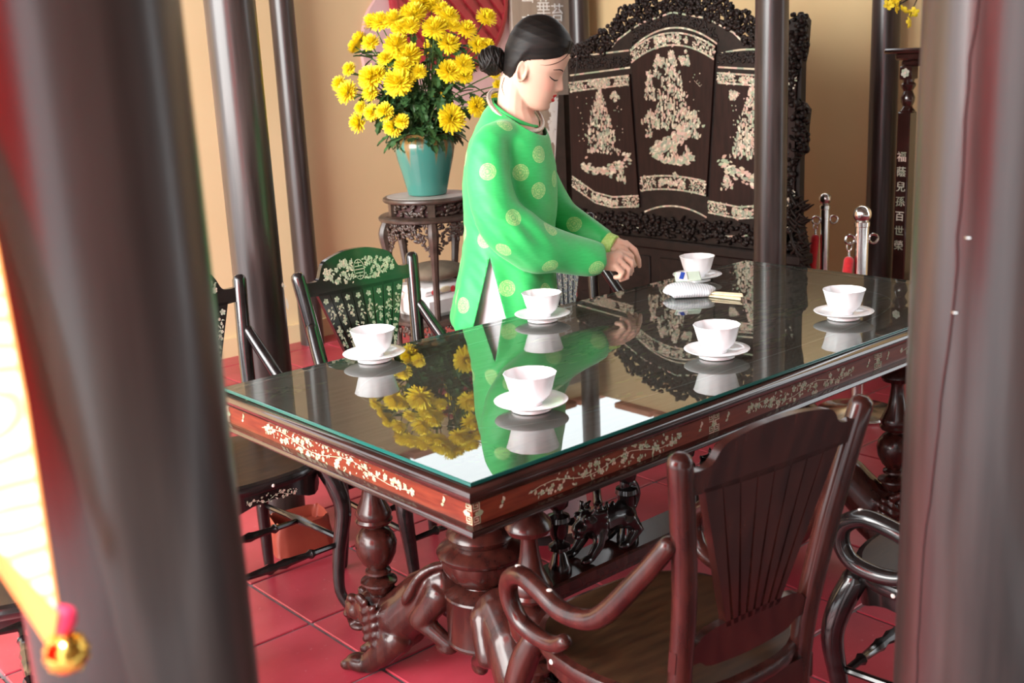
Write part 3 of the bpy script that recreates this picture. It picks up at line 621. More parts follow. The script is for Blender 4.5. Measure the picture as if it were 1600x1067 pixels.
for q in range(1150):
    y = R.uniform(1.5, 2.9); z0, z1 = zt(y) - .01, zcr(y) + .012 * sin(y * 47); z = z0 + (z1 - z0) * R.random(); a = R.random() * 6.3
    if sin(y * 83) * sin(z * 97) > .55: continue
    b.ball((SX + R.uniform(.01, .045), y, z), (.010, R.uniform(.009, .020), R.uniform(.007, .013)), 6, 5, R=Matrix.Rotation(a, 3, 'X'))
for q in range(60):
    y = R.uniform(1.55, 2.85); z = zt(y) + (zcr(y) - zt(y)) * R.random(); a = R.random() * 6.3
    b.tube([(SX + .015, y + .022 * cos(a + k * .9) * (1 - k * .12), z + .022 * sin(a + k * .9) * (1 - k * .12)) for k in range(6)], [.006, .007, .006, .005, .004, .003], 6)
b.build('carved_crest', M['carved'], sc, kind='stuff', smooth=60)
b = MB()
for q in range(520):                           # low relief between the pearl lines
    y = R.uniform(1.5, 2.9); d = abs(y - CY); lo, hi = (1.62 - 1.2 * d * d, zt(y) - .02) if d < .27 else (1.435, 1.48); z = R.uniform(lo, max(lo, hi)); b.ball((SX + .018, y, z), (.005, R.uniform(.006, .014), R.uniform(.004, .008)), 6, 4, R=Matrix.Rotation(R.random() * 6, 3, 'X'))
for q in range(420):
    y = R.uniform(1.5, 2.9); z = R.uniform(.60, .70) ; b.ball((SX + .012, y, z), (.012, R.uniform(.008, .02), R.uniform(.006, .012)), 6, 4, R=Matrix.Rotation(R.random() * 6, 3, 'X'))
b.build('carved_relief', M['carved'], sc, kind='stuff', smooth=60)
b = MB(); b.box((SX + .03, 2.18, .56), (.10, 1.5, .05), bev=.008); b.build('base_rail', M['carved'], sc)
b = MB(); b.box((SX + .05, 2.18, .36), (.07, 1.44, .34)); b.build('base_panel', M['carved'], sc)
for k in range(5): MB().box((SX + .012, 2.75 - .285 * k, .37), (.012, .22, .24), bev=.004).build('base_relief_panel', M['carved'], sc)
b = MB(); b.box((SX + .03, 2.18, .16), (.16, 1.56, .07), bev=.012); b.build('base_rail', M['carved'], sc)
for y in (1.50, 2.86): MB().lathe([(.04, 0), (.05, .03), (.04, .08), (.045, .13)], (SX + .03, y, 0), 12).build('foot', M['carved'], sc)
b = MB()                                       # carved side ear: scroll on top, rock and bamboo below
EAR = [(.5, 1.43), (.61, 1.433), (.72, 1.462), (.865, 1.492), (1.0, 1.482), (1.05, 1.448), (1.15, 1.445), (1.224, 1.436), (1.25, 1.46), (1.27, 1.50), (1.36, 1.485), (1.47, 1.456), (1.60, 1.446), (1.63, 1.47)]
b.prism([(-(y + .012), z) for z, y in EAR] + [(-1.56, 1.60), (-1.56, .5)], (SX + .02, 0, 0), SEX, SEY, (.05, 0, 0))
for q in range(620):
    z = R.uniform(.5, 1.63); yo = lerp_table(EAR, z)[0]
    y = yo + abs(R.gauss(0, .035)) + .006; b.ball((SX + R.uniform(0, .05), min(y, 1.56), z), (.014, R.uniform(.008, .017), R.uniform(.008, .020)), 6, 5, R=Matrix.Rotation(R.random() * 6, 3, 'X'))
for q in range(60):
    z = R.uniform(.50, .86); y = 1.48 + R.uniform(-.03, .03); a = R.uniform(2.2, 4.3); l = R.uniform(.05, .10)
    b.tube([(SX, y, z), (SX - .01, y - abs(cos(a)) * l * .5, z + sin(a) * l * .5), (SX - .015, y - abs(cos(a)) * l, z + sin(a) * l)], [.004, .009, .002], 6)
b.build('side_carving', M['carved'], sc, kind='stuff', smooth=60)
b = MB(); b.prism([(-y, z) for y, z in [(2.96, 1.3), (2.96, .5), (3.02, .5), (3.05, .9), (3.0, 1.3)]], (SX + .02, 0, 0), SEX, SEY, (.05, 0, 0)); b.build('side_carving', M['carved'], sc)

# ------------------------------------------------------------------ writing in inlay
def glyphs(ch, size):
    cu = bpy.data.curves.new('glyph', 'FONT'); cu.body = ch; cu.size = size; cu.extrude = .0012; cu.align_x = 'CENTER'; cu.align_y = 'CENTER'
    o = bpy.data.objects.new('glyph', cu); COL.objects.link(o); dg = bpy.context.evaluated_depsgraph_get()
    me = bpy.data.meshes.new_from_object(o.evaluated_get(dg)); bpy.data.objects.remove(o); return me
bd = thing('calligraphy_board', 'tall grey brown hanging board with white inlaid characters and blossoms', 'board', (3.97, 4.0, .39))
MB().box((3.97, 4.0, 1.34), (.57, .035, 1.90), bev=.006).build('panel', M['board'], bd)
def put_glyph(ch, size, loc, rot, m, parent, name='character'):
    me = glyphs(ch, size); me.transform(Matrix.Translation(loc) @ rot); return wrap(me, name, m, parent)
RB = Matrix.Rotation(pi / 2, 4, 'X')
for ch, x, z, s in (('\u5357', 3.82, 1.70, .12), ('\u83ef', 3.955, 1.80, .13), ('\u82d4', 4.075, 1.765, .12), ('\u5c71', 3.82, 1.88, .12), ('\u6d41', 3.955, 1.98, .12), ('\u6625', 4.075, 1.94, .12)):
    put_glyph(ch, s, (x, 3.979, z), RB, M['white_inlay'], bd)
I = Inlay((0, 3.9815, 0), (1, 0, 0), (0, 0, 1), (0, -1, 0), 12, .0012); R = I.r
I.line([(3.93, 1.30), (3.99, 1.16), (4.02, .95), (4.0, .72), (4.03, .55)], .018); I.line([(3.95, 1.33), (3.90, 1.2)], .012)
for x, z, r in ((3.93, 1.22, .05), (4.04, 1.10, .07), (4.01, 1.00, .06), (4.09, 1.02, .04), (4.02, 1.20, .04)):
    for q in range(9): I.flower(x + R.gauss(0, r * .5), z + R.gauss(0, r * .6), r * R.uniform(.35, .6))
    for q in range(14): I.leaf(x + R.gauss(0, r * .4), z + R.gauss(0, r * .4), r * R.uniform(.7, 1.4), R.random() * 6.3, .3)
I.disc(4.035, .795, .05, 14, 1.1); I.leaf(4.0, .66, .13, -1.0, .35); I.leaf(4.0, .62, .09, -.8, .5)
for x, z in ((4.03, 1.36), (4.04, 1.29)): I.leaf(x, z, .05, 2, .5)
for q in range(12): I.leaf(4.05 + R.gauss(0, .02), .50 + R.gauss(0, .03), .03, R.random() * 6, .5)
I.done('blossom_inlay', M['white_inlay'], bd)

# altar table at the right, only its inlaid corner leg in view
al = thing('altar_table', 'tall dark altar table whose inlaid leg shows left of the right column', 'table', (3.95, 1.05, 0))
MB().box((4.0, 1.06, 1.452), (.58, .74, .022), bev=.006).build('top', M['mould'], al)
MB().box((4.0, 1.06, 1.425), (.52, .66, .032), bev=.008).build('cornice', M['mould'], al); MB().box((4.0, 1.06, 1.395), (.48, .62, .03), bev=.008).build('cornice', M['mould'], al)
for x, y in ((3.775, 1.335), (4.2, 1.335), (3.775, .8), (4.2, .8)):
    f = x < 3.9 and y > 1
    MB().box((x, y, 1.352), (.062, .062, .06), bev=.004).build('leg_block', M['mould'], al)
    MB().lathe([(.03, 1.17), (.036, 1.18), (.026, 1.19), (.022, 1.20), (.031, 1.22), (.033, 1.24), (.024, 1.26), (.021, 1.27), (.034, 1.29), (.036, 1.30), (.026, 1.31), (.028, 1.322)], (x, y, 0), 16).build('leg_turning', M['mould'], al)
    MB().box((x, y, .59), (.066, .066, 1.17), bev=.005).build('leg_post', M['mould'], al)
    if f:
        I = Inlay((x - .0312, y, 0), (0, -1, 0), (0, 0, 1), (-1, 0, 0), 3, .0008); I.flower(0, 1.352, .022, 6)
        for q in range(45): I.leaf(I.r.gauss(0, .008), I.r.uniform(1.00, 1.15), I.r.uniform(.012, .026), I.r.random() * 6, .5)
        for q in range(16): I.flower(I.r.gauss(0, .007), I.r.uniform(.45, .50), .008)
        I.done('leg_inlay', M['pearl2'], al)
        RL = Matrix(((0, 0, -1, 0), (-1, 0, 0, 0), (0, 1, 0, 0), (0, 0, 0, 1)))
        for k, ch in enumerate('\u798f\u852d\u5152\u5b6b\u767e\u4e16\u69ae'): put_glyph(ch, .05, (x - .0338, y, .965 - .07 * k), RL, M['pearl2'], al)
MB().box((4.0, 1.06, .30), (.44, .56, .03)).build('lower_shelf', M['mould'], al)
vb = thing('flower_vase', 'slender vase on the altar table mostly hidden by the right column', 'vase', (4.0, 1.02, 1.4632))
MB().lathe([(.03, 1.4632), (.035, 1.47), (.05, 1.53), (.045, 1.59), (.02, 1.64), (.018, 1.67), (.024, 1.68)], (4.0, 1.02, 0), 20).build('body', M['porcelain'], vb)
br = thing('flowering_branch', 'yellow blossom branch at the upper right edge of the altar', 'branch', (4.0, 1.02, 1.66))
b = MB(); b.tube(spline([(4.0, 1.02, 1.60), (3.95, 1.16, 1.74), (3.85, 1.34, 1.70), (3.80, 1.40, 1.665), (3.765, 1.44, 1.655)], 4), [.005, .004, .002], 6); b.tube([(3.85, 1.34, 1.70), (3.835, 1.36, 1.64), (3.81, 1.37, 1.58)], [.003, .002, .0015], 6); b.build('twig', M['carved'], br)
fm = MB()
for k in range(5):
    a = 2 * pi * k / 5; fm.ball((cos(a) * .016, sin(a) * .016, .004), (.013, .011, .0025), 7, 4, R=Matrix.Rotation(a, 3, 'Z') @ Matrix.Rotation(-.3, 3, 'Y'))
fm.ball((0, 0, .005), (.005, .005, .005), 6, 5); fme = fm.mesh('blossom', M['blossom'])
for k, p in enumerate([(3.753, 1.438, 1.659), (3.777, 1.413, 1.646), (3.80, 1.387, 1.632), (3.832, 1.356, 1.619), (3.812, 1.359, 1.577), (3.795, 1.408, 1.68), (3.84, 1.36, 1.695), (3.78, 1.43, 1.69)]):
    o = link('blossom', fme, br); o.location = V(p) - br.location; o.rotation_euler = (1.2 + .5 * sin(k * 2), .3 * cos(k), -.8 + k)

# steel posts and velvet ropes
def stanchion(x, y, h, r, label, rope):
    t = thing('stanchion', label, 'post', (x, y, 0))
    MB().lathe([(.165, 0), (.167, .008), (.160, .016), (.05, .03), (.032, .04)], (x, y, 0), 36).build('base', M['steel'], t)
    MB().lathe([(r, .03), (r, h - .085), (r * 1.12, h - .082), (r * 1.12, h - .066), (r * .6, h - .06), (r * .6, h - .052)], (x, y, 0), 20).build('pole', M['steel'], t)
    MB().ball((x, y, h - .035), .036 * r / .027, 18, 12).build('finial', M['steel'], t)
    d = V((.756, -.655, 0))
    for s in (-1, 1):
        c = V((x, y, h - .135)) + d * s * (r + .020)
        MB().tube([c + d * .018 * cos(a) + V((0, 0, .018)) * sin(a) for a in [2 * pi * i / 20 for i in range(20)]], .0052, 8, closed=True).build('ring', M['steel'], t)
    g = thing('velvet_rope', rope, 'rope', V((x, y, h - .15)) - d * (r + .020))
    p = V((x, y, h - .15)) - d * (r + .022)
    MB().tube([p + V((0, 0, -.014)) + d * .010 * cos(a) + V((0, 0, .018)) * sin(a) for a in [2 * pi * i / 14 for i in range(14)]], .003, 6, closed=True).tube([p + V((0, 0, -.03)), p + V((0, 0, -.075))], .005, 8).build('hook', M['steel'], g)
    MB().tube(spline([p + V((0, 0, -.07)), p + V((0, 0, -.2)) - d * .012, p + V((0, 0, -.42)) - d * .02, p + V((0, 0, -.56)) - d * .02], 4), .020, 12).build('rope', M['velvet'], g)
stanchion(2.845, .985, .868, .027, 'polished steel barrier post nearer the table, with two side rings', 'red velvet rope hanging from the nearer steel post')
stanchion(3.46, 1.56, .825, .022, 'slimmer steel barrier post standing farther back beside the screen', 'red velvet rope hanging from the farther steel post')

# ------------------------------------------------------------------ flower stand, vase and chrysanthemums
SXY = (1.69, 2.315)
fs = thing('flower_stand', 'round carved dark wood pedestal stand holding the teal vase', 'stand', (*SXY, 0)); c = (*SXY, 0)
MB().lathe([(.176, .944), (.186, .946), (.190, .953), (.188, .961), (.182, .965)], c, 48).build('top_rim', M['stand'], fs)
MB().lathe([(.172, .950), (.172, .966), (.150, .9665)], c, 48).build('stone_inset', M['stone'], fs)
MB().lathe([(.150, .885), (.150, .95)], c, 40).build('waist_core', M['dark'], fs)
b = MB(); R = random.Random(5)
for k in range(5):
    a = 2 * pi * k / 5 + .35; b.box((c[0] + .163 * cos(a), c[1] + .163 * sin(a), .917), (.02, .03, .06), rz=a)
for q in range(190):
    a = R.random() * 2 * pi; b.ball((c[0] + .158 * cos(a), c[1] + .158 * sin(a), R.uniform(.895, .94)), (.008, R.uniform(.008, .018), R.uniform(.005, .009)), 6, 4, R=Matrix.Rotation(a, 3, 'Z') @ Matrix.Rotation(R.uniform(-1, 1), 3, 'X'))
b.build('carved_waist', M['stand'], fs, kind='stuff', smooth=60)
MB().lathe([(.165, .868), (.205, .868), (.212, .873), (.213, .882), (.205, .889), (.165, .891)], c, 48).build('lower_rim', M['stand'], fs)
b = MB()
for q in range(760):                           # pierced carved apron hanging between the legs
    a = R.random() * 2 * pi; u = abs(((a - .35) / (2 * pi / 5)) % 1 - .5) * 2; dep = .055 + .105 * u ** 2.2
    z = .868 - R.random() ** .8 * dep; rr_ = .198 - .012 * (1 - (z - .7) / .168)
    if sin(a * 40) * sin(z * 260) > .35: continue
    b.ball((c[0] + rr_ * cos(a), c[1] + rr_ * sin(a), z), (.006, R.uniform(.007, .015), R.uniform(.004, .008)), 6, 4, R=Matrix.Rotation(a, 3, 'Z') @ Matrix.Rotation(R.random() * 3, 3, 'X'))
b.build('carved_apron', M['stand'], fs, kind='stuff', smooth=60)
for k in range(5):
    a = 2 * pi * k / 5 + .35; d = V((cos(a), sin(a), 0)); p = lambda r, z: V(c) + d * r + V((0, 0, z))
    MB().tube(spline([p(.185, .875), p(.205, .82), p(.195, .74), p(.178, .62), p(.172, .45), p(.175, .25), p(.195, .08), p(.215, .02)], 5), [.020, .024, .018, .014, .013, .014, .018, .022], 8).build('leg', M['stand'], fs)
MB().lathe([(.195, .44), (.205, .446), (.205, .458), (.195, .464), (.02, .464)], c, 40).build('lower_shelf', M['stand'], fs)
b = MB()
for q in range(260):
    a = R.random() * 2 * pi; b.ball((c[0] + .196 * cos(a), c[1] + .196 * sin(a), R.uniform(.395, .445)), (.006, R.uniform(.007, .015), R.uniform(.004, .008)), 6, 4, R=Matrix.Rotation(a, 3, 'Z') @ Matrix.Rotation(R.random() * 3, 3, 'X'))
b.build('carved_shelf_apron', M['stand'], fs, kind='stuff', smooth=60)
MB().lathe([(.185, .14), (.195, .146), (.195, .158), (.185, .162)], c, 32).build('bottom_ring', M['stand'], fs)
t = thing('folded_cloth', 'folded white cloth with red and tan print on the stand shelf', 'cloth', (*SXY, .4645))
b = MB(); b.box((*SXY, .512), (.27, .23, .094), bev=.02); b.build('folds', M['cloth_white'], t)
b = MB(); b.box((SXY[0] - .01, SXY[1], .578), (.25, .21, .036), bev=.014); b.build('top_fold', M['cloth_white'], t)
b = MB()
for dx, dy, r_, in ((-.075, -.106, .02), (.02, -.106, .014)): b.ball((SXY[0] + dx, SXY[1] + dy, .575), (r_, .003, .014), 8, 6)
b.build('red_print', M['velvet'], t); b = MB(); b.ball((SXY[0] - .02, SXY[1] - .106, .58), (.03, .003, .013), 8, 6); b.build('tan_print', M['wood_pale'], t)
b = MB(); b.ball((SXY[0] + .01, SXY[1], .641), (.14, .12, .040), 16, 10)
tag(wrap(remesh(b, .01, 2), 'cushion', M['cushion'], None), 'flat grey brown cushion on the folded cloth inside the stand', 'cushion')

VZ = .9668; vc = (1.688, 2.314, VZ)
va = thing('ceramic_vase', 'teal glazed ceramic vase with brown drips holding yellow chrysanthemums', 'vase', vc)
m = bpy.data.materials.new('teal_glaze'); m.use_nodes = True; nt = m.node_tree; n = nt.nodes; p = n['Principled BSDF']; p.inputs['Roughness'].default_value = .12
tc = n.new('ShaderNodeTexCoord'); sx = n.new('ShaderNodeSeparateXYZ'); nt.links.new(tc.outputs['Object'], sx.inputs[0])
at = n.new('ShaderNodeMath'); at.operation = 'ARCTAN2'; nt.links.new(sx.outputs[1], at.inputs[0]); nt.links.new(sx.outputs[0], at.inputs[1])
cb = n.new('ShaderNodeCombineXYZ'); nt.links.new(at.outputs[0], cb.inputs[0]); nz = n.new('ShaderNodeTexNoise'); nz.inputs['Scale'].default_value = 2.6; nz.inputs['Detail'].default_value = 2; nt.links.new(cb.outputs[0], nz.inputs['Vector'])
mr = n.new('ShaderNodeMapRange'); mr.inputs[1].default_value = .42; mr.inputs[2].default_value = .72; mr.inputs[3].default_value = .225; mr.inputs[4].default_value = .06; nt.links.new(nz.outputs['Fac'], mr.inputs[0])
sb = n.new('ShaderNodeMath'); sb.operation = 'SUBTRACT'; nt.links.new(sx.outputs[2], sb.inputs[0]); nt.links.new(mr.outputs[0], sb.inputs[1])
cr = n.new('ShaderNodeValToRGB'); e = cr.color_ramp.elements; e[0].position = 0; e[0].color = (.050, .20, .165, 1); e[1].position = .05; e[1].color = (.22, .13, .04, 1); x = e.new(.012); x.color = (.09, .20, .15, 1)
nt.links.new(sb.outputs[0], cr.inputs[0]); nt.links.new(cr.outputs[0], p.inputs['Base Color'])
MB().lathe([(.074, 0), (.080, .004), (.086, .03), (.100, .09), (.116, .15), (.1235, .19), (.124, .212), (.118, .228), (.108, .238), (.104, .242), (.108, .249), (.113, .253), (.106, .254), (.098, .245), (.098, .20)], vc, 48, cap=True).build('body', m, va)
FL = [(1.669, 2.302, 1.69, 0.048), (1.737, 2.332, 1.738, 0.0486), (1.609, 2.361, 1.671, 0.0433), (1.584, 2.417, 1.665, 0.0436), (1.526, 2.412, 1.587, 0.0366), (1.689, 2.201, 1.629, 0.0475), (1.76, 2.195, 1.673, 0.0402), (1.728, 2.164, 1.567, 0.0429), (1.8, 2.135, 1.619, 0.0382), (1.911, 2.144, 1.664, 0.0407), (1.833, 2.113, 1.557, 0.0384), (1.569, 2.301, 1.572, 0.0477), (1.594, 2.26, 1.528, 0.0524), (1.529, 2.325, 1.523, 0.0305), (1.489, 2.377, 1.451, 0.0499), (1.533, 2.253, 1.428, 0.055), (1.604, 2.208, 1.466, 0.0304), (1.699, 2.138, 1.46, 0.0457), (1.745, 2.101, 1.485, 0.0399), (1.469, 2.496, 1.488, 0.0292), (1.468, 2.574, 1.432, 0.0336), (1.448, 2.49, 1.398, 0.0449), (1.48, 2.448, 1.334, 0.0273), (1.522, 2.536, 1.273, 0.042), (1.486, 2.382, 1.315, 0.0329), (1.501, 2.312, 1.319, 0.0364), (1.552, 2.332, 1.258, 0.0408), (1.555, 2.276, 1.277, 0.0289), (1.701, 2.142, 1.278, 0.0529), (1.791, 2.089, 1.32, 0.0385), (1.507, 2.35, 1.464, 0.0345), (1.491, 2.387, 1.395, 0.0348), (1.565, 2.23, 1.441, 0.0284), (1.879, 2.052, 1.399, 0.0232), (1.858, 2.047, 1.447, 0.0249), (1.86, 2.063, 1.358, 0.0193), (1.75, 2.104, 1.441, 0.0324), (1.628, 2.276, 1.643, 0.0362), (1.757, 2.164, 1.635, 0.0267), (1.557, 2.246, 1.492, 0.0341), (1.767, 2.307, 1.727, 0.0438), (1.659, 2.329, 1.692, 0.0385), (1.863, 2.088, 1.555, 0.0288), (1.605, 2.31, 1.636, 0.0363), (1.769, 2.25, 1.704, 0.0348)]
R = random.Random(11)
for k in range(16): FL.append((1.74 + R.uniform(-.2, .3), 2.42 + R.uniform(-.05, .25), R.uniform(1.35, 1.68), R.uniform(.03, .045)))   # the far side of the bunch
def mum(seed):
    R = random.Random(seed); b = MB()
    for ring_, (n_, el, l, w_) in enumerate(((20, -.45, .94, .22), (24, -.12, 1.0, .22), (24, .18, 1.0, .22), (22, .48, .97, .21), (19, .78, .92, .20), (14, 1.08, .86, .19), (9, 1.36, .82, .17))):
        for i in range(n_):
            a = 2 * pi * (i + R.random() * .7) / n_ + ring_; e_ = el + R.uniform(-.14, .14); L_ = l * R.uniform(.86, 1.08)
            d = V((cos(a) * cos(e_), sin(a) * cos(e_), sin(e_))); s_ = V((-sin(a), cos(a), 0)); up = d.cross(s_) * -1
            p0 = d * .12; p1 = d * L_ * .6 + V((0, 0, .02)); p2 = d * L_ + up * -.10 * L_ + V((0, 0, .05 * sin(e_)))
            hv = w_ / 2; b.add([p0 - s_ * hv * .5, p0 + s_ * hv * .5, p1 + s_ * hv, p1 - up * .03, p1 - s_ * hv, p2 + s_ * hv * .5, p2 - s_ * hv * .5], [(0, 1, 2, 3), (0, 3, 4), (4, 3, 6), (3, 2, 5, 6)])
    return b.mesh('bloom', M['petal'], 0)
mums = [mum(i) for i in range(3)]
def leaf_shape(b, p, d, up, l):
    d = V(d).normalized(); s_ = d.cross(V(up)).normalized(); n_ = s_.cross(d); p = V(p)
    o = [(0, 0), (.2, .10), (.28, .26), (.42, .17), (.55, .30), (.66, .15), (.82, .17), (1, 0)]
    c_ = [p + d * l * x - n_ * l * .25 * x * x for x, y in o]; r_ = [p + d * l * x + s_ * l * y + n_ * l * (.06 - .25 * x * x) for x, y in o]; l_ = [p + d * l * x - s_ * l * y + n_ * l * (.06 - .25 * x * x) for x, y in o]
    vs = c_ + r_ + l_; n0 = len(o); b.add(vs, [(i, i + 1, n0 + i + 1, n0 + i) for i in range(n0 - 1)] + [(i + 1, i, 2 * n0 + i, 2 * n0 + i + 1) for i in range(n0 - 1)])
MUM = {1: 'topmost yellow chrysanthemum of the bouquet, touching the top edge of the picture', 9: 'yellow chrysanthemum standing alone at the upper right before the red lattice', 20: 'leftmost yellow chrysanthemum of the bouquet, beside a larger bloom',
       23: 'outermost low yellow chrysanthemum at the left, drooping toward the wall', 28: 'large low yellow chrysanthemum hanging over the right rim of the teal vase', 29: 'yellow chrysanthemum right beside the shoulder of the woman in green',
       4: 'yellow chrysanthemum sticking out at the left before the pink window surround', 16: 'small yellow chrysanthemum in the middle among dark green leaves', 26: 'yellow chrysanthemum hanging lowest over the left rim of the teal vase'}
for k, (x, y, z, r_) in enumerate(FL):
    pos = V((x, y, z)); mouth = V((vc[0], vc[1], VZ + .235)) + V((R.uniform(-.06, .06), R.uniform(-.06, .06), 0)); q = pos - V((vc[0], vc[1], 1.30))
    look = (q.normalized() * .8 + V((-.35, -.42, .28))).normalized() if k < 45 else q.normalized()
    t = thing('chrysanthemum', MUM.get(k, 'yellow chrysanthemum in the crowded middle of the bouquet in the teal vase'), 'flower', mouth, 0, 'yellow chrysanthemums in the vase')
    fb = link('bloom', mums[k % 3], t); fb.location = pos - mouth; r_ *= 1.14; fb.scale = (r_, r_, r_ * .92); fb.rotation_euler = (look.to_track_quat('Z', 'Y') @ Euler((0, 0, R.random() * 6)).to_quaternion()).to_euler()
    mid = mouth.lerp(pos, .55) + V((0, 0, .05)); path = spline([mouth - V((0, 0, .05)), mouth.lerp(mid, .5) + V((0, 0, .02)), mid, pos - look * r_ * .1], 4)
    MB().tube(path, [.0035, .003, .0025], 5).build('stem', M['stem'], t)
    lb = MB()
    for j in range(9):
        u = R.uniform(.18, .92); i0 = int(u * (len(path) - 1)); p = V(path[i0]); out = (p - V((vc[0], vc[1], p.z))); out = out.normalized() if out.length > .01 else V((0, -1, 0))
        leaf_shape(lb, p, out * R.uniform(.3, 1) + V((R.uniform(-.7, .7), R.uniform(-.7, .7), R.uniform(-.9, .4))), (R.uniform(-.3, .3), R.uniform(-.3, .3), 1), R.uniform(.05, .085))
    for j in range(3):
        a = R.random() * 6.3; leaf_shape(lb, mouth + V((cos(a) * .05, sin(a) * .05, R.uniform(0, .06))), (cos(a), sin(a), R.uniform(-.9, .2)), (0, 0, 1), R.uniform(.06, .10))
    lb.build('leaves', M['leaf'], t, smooth=0)

# ------------------------------------------------------------------ small things on and under the table
def stripe_mat():
    m = bpy.data.materials.new('striped_paper'); m.use_nodes = True; nt = m.node_tree; n = nt.nodes; p = n['Principled BSDF']; p.inputs['Roughness'].default_value = .6
    tc = n.new('ShaderNodeTexCoord'); wv = n.new('ShaderNodeTexWave'); wv.inputs['Scale'].default_value = 42; wv.inputs['Distortion'].default_value = .6; nt.links.new(tc.outputs['Object'], wv.inputs[0])
    r = n.new('ShaderNodeValToRGB'); r.color_ramp.elements[0].color = (.52, .60, .66, 1); r.color_ramp.elements[1].color = (.85, .87, .90, 1); r.color_ramp.elements[1].position = .55; nt.links.new(wv.outputs['Fac'], r.inputs[0]); nt.links.new(r.outputs[0], p.inputs['Base Color']); return m
na = thing('napkin_bundle', 'white and grey striped napkin folded in a puffy bundle on the glass', 'napkin', (1.435, .70, .7806), radians(-40))
b = MB(); b.ball((0, 0, .018), (.082, .052, .0185), 20, 10); b.ball((-.02, .005, .024), (.055, .045, .018), 16, 8); b.box((.0, -.01, .014), (.125, .075, .024), bev=.01); b.box((.04, .0, .020), (.06, .06, .02), rz=.3, bev=.008)
wrap(remesh(b, .004, 3), 'napkin', stripe_mat(), na, world=False)
wp = thing('wipe_sachet', 'small clear and green sachet with blue mark on the napkin', 'sachet', (1.452, .72, .821), radians(-40))
def leaning(o, sx_, sy_, th): return o
b = MB(); b.box((0, 0, .014), (.078, .040, .006), rz=Matrix.Rotation(.55, 3, 'X'), bev=.002); b.build('packet', mat('pale_green_film', (.58, .70, .58), .3, var=.06), wp, world=False)
b = MB(); b.box((-.018, -.003, .0165), (.030, .034, .004), rz=Matrix.Rotation(.55, 3, 'X')); b.build('white_panel', M['cloth_white'], wp, world=False)
bl = mat('blue_print', (.03, .08, .42), .4); b = MB(); b.box((-.018, -.0045, .0185), (.012, .030, .002), rz=Matrix.Rotation(.55, 3, 'X') @ Matrix.Rotation(-.35, 3, 'Z')); b.build('blue_mark', bl, wp, world=False)
cs = MB().tube([(0, 0, 0), (.06, 0, 0), (.12, 0, 0)], [.0030, .0034, .0036], 6).mesh('chopstick', M['wood_pale'])
for k in range(7):
    o = link('chopstick', cs); o.location = (1.452 + .006 * (k % 4) - .0, .655 + .007 * (k % 4), .7846 + .0075 * (k // 4)); o.rotation_euler = (0, 0, radians(-82 + 1.5 * k)); tag(o, 'pale wooden chopstick in the small bundle sticking out of the napkin', 'chopstick', 'chopsticks beside the napkin')

bg_ = thing('paper_bag', 'crumpled terracotta red bag on the floor at the foot of the column', 'bag', (.525, 1.575, 0), radians(-14))
b = MB(); R = random.Random(2); rings = []
for z, k in ((.001, 1.0), (.02, 1.03), (.05, 1.0), (.085, .96), (.105, .93), (.112, .90), (.098, .86), (.07, .85)):
    rr_ = []
    for i in range(32):
        a = 2 * pi * i / 32; x = .095 * math.copysign(abs(cos(a)) ** .35, cos(a)); y = .065 * math.copysign(abs(sin(a)) ** .35, sin(a)); j = 1 + R.uniform(-.035, .035)
        rr_.append((x * k * j, y * k * j - .01, z + R.uniform(-.004, .004) * (z > .01)))
    rings.append(rr_)
b.loft(rings); b.build('bag_body', M['bag'], bg_, world=False, smooth=25)

# gold pennant and bell ornament hanging at the left edge, and the red cloth panel behind it
def banner_mat():
    m = bpy.data.materials.new('gold_brocade'); m.use_nodes = True; nt = m.node_tree; n = nt.nodes; p = n['Principled BSDF']; p.inputs['Roughness'].default_value = .45
    tc = n.new('ShaderNodeTexCoord'); wv = n.new('ShaderNodeTexWave'); wv.wave_type = 'RINGS'; wv.inputs['Scale'].default_value = 22; wv.inputs['Distortion'].default_value = 3; nt.links.new(tc.outputs['Object'], wv.inputs[0])
    r = n.new('ShaderNodeValToRGB'); r.color_ramp.elements[0].color = (.90, .62, .32, 1); r.color_ramp.elements[0].position = .1; r.color_ramp.elements[1].color = (1.0, .93, .80, 1); r.color_ramp.elements[1].position = .35; nt.links.new(wv.outputs['Fac'], r.inputs[0]); nt.links.new(r.outputs[0], p.inputs['Base Color'])
    t = n.new('ShaderNodeBsdfTranslucent'); x = n.new('ShaderNodeMixShader'); x.inputs[0].default_value = .25; nt.links.new(r.outputs[0], t.inputs[0]); nt.links.new(p.outputs[0], x.inputs[1]); nt.links.new(t.outputs[0], x.inputs[2]); nt.links.new(x.outputs[0], n['Material Output'].inputs[0]); return m
pn = thing('gold_pennant', 'bright gold pointed pennant with orange border hanging at the left edge', 'pennant', (-.94, -.74, 1.30))
def quadplate(pts, th, nm, m, parent):
    nrm = (V(pts[1]) - V(pts[0])).cross(V(pts[2]) - V(pts[0])).normalized() * th; b = MB(); n_ = len(pts); vs = [V(p) for p in pts]
    b.add(vs + [p + nrm for p in vs], [tuple(range(n_)), tuple(range(2 * n_ - 1, n_ - 1, -1))] + [(i, (i + 1) % n_, n_ + (i + 1) % n_, n_ + i) for i in range(n_)]); return b.build(nm, m, parent, smooth=0)
P0, P1, P2, P3, PT = (-.9337, -.6971, 1.4934), (-.9338, -.7269, 1.4036), (-.9390, -.7534, 1.3101), (-.9494, -.7863, 1.1838), (-.9577, -.7868, 1.1609)
PL, PLL = (-.9727, -.7573, 1.2107), (-1.0025, -.7062, 1.2867)
ex = V((-.75, .62, 0)); up0 = V(P0) + ex * .10
quadplate([P0, P1, P2, P3, V(PL) + V((.002, -.002, .014)), V(PLL) + V((.002, -.002, .014)), up0], .001, 'brocade', banner_mat(), pn)
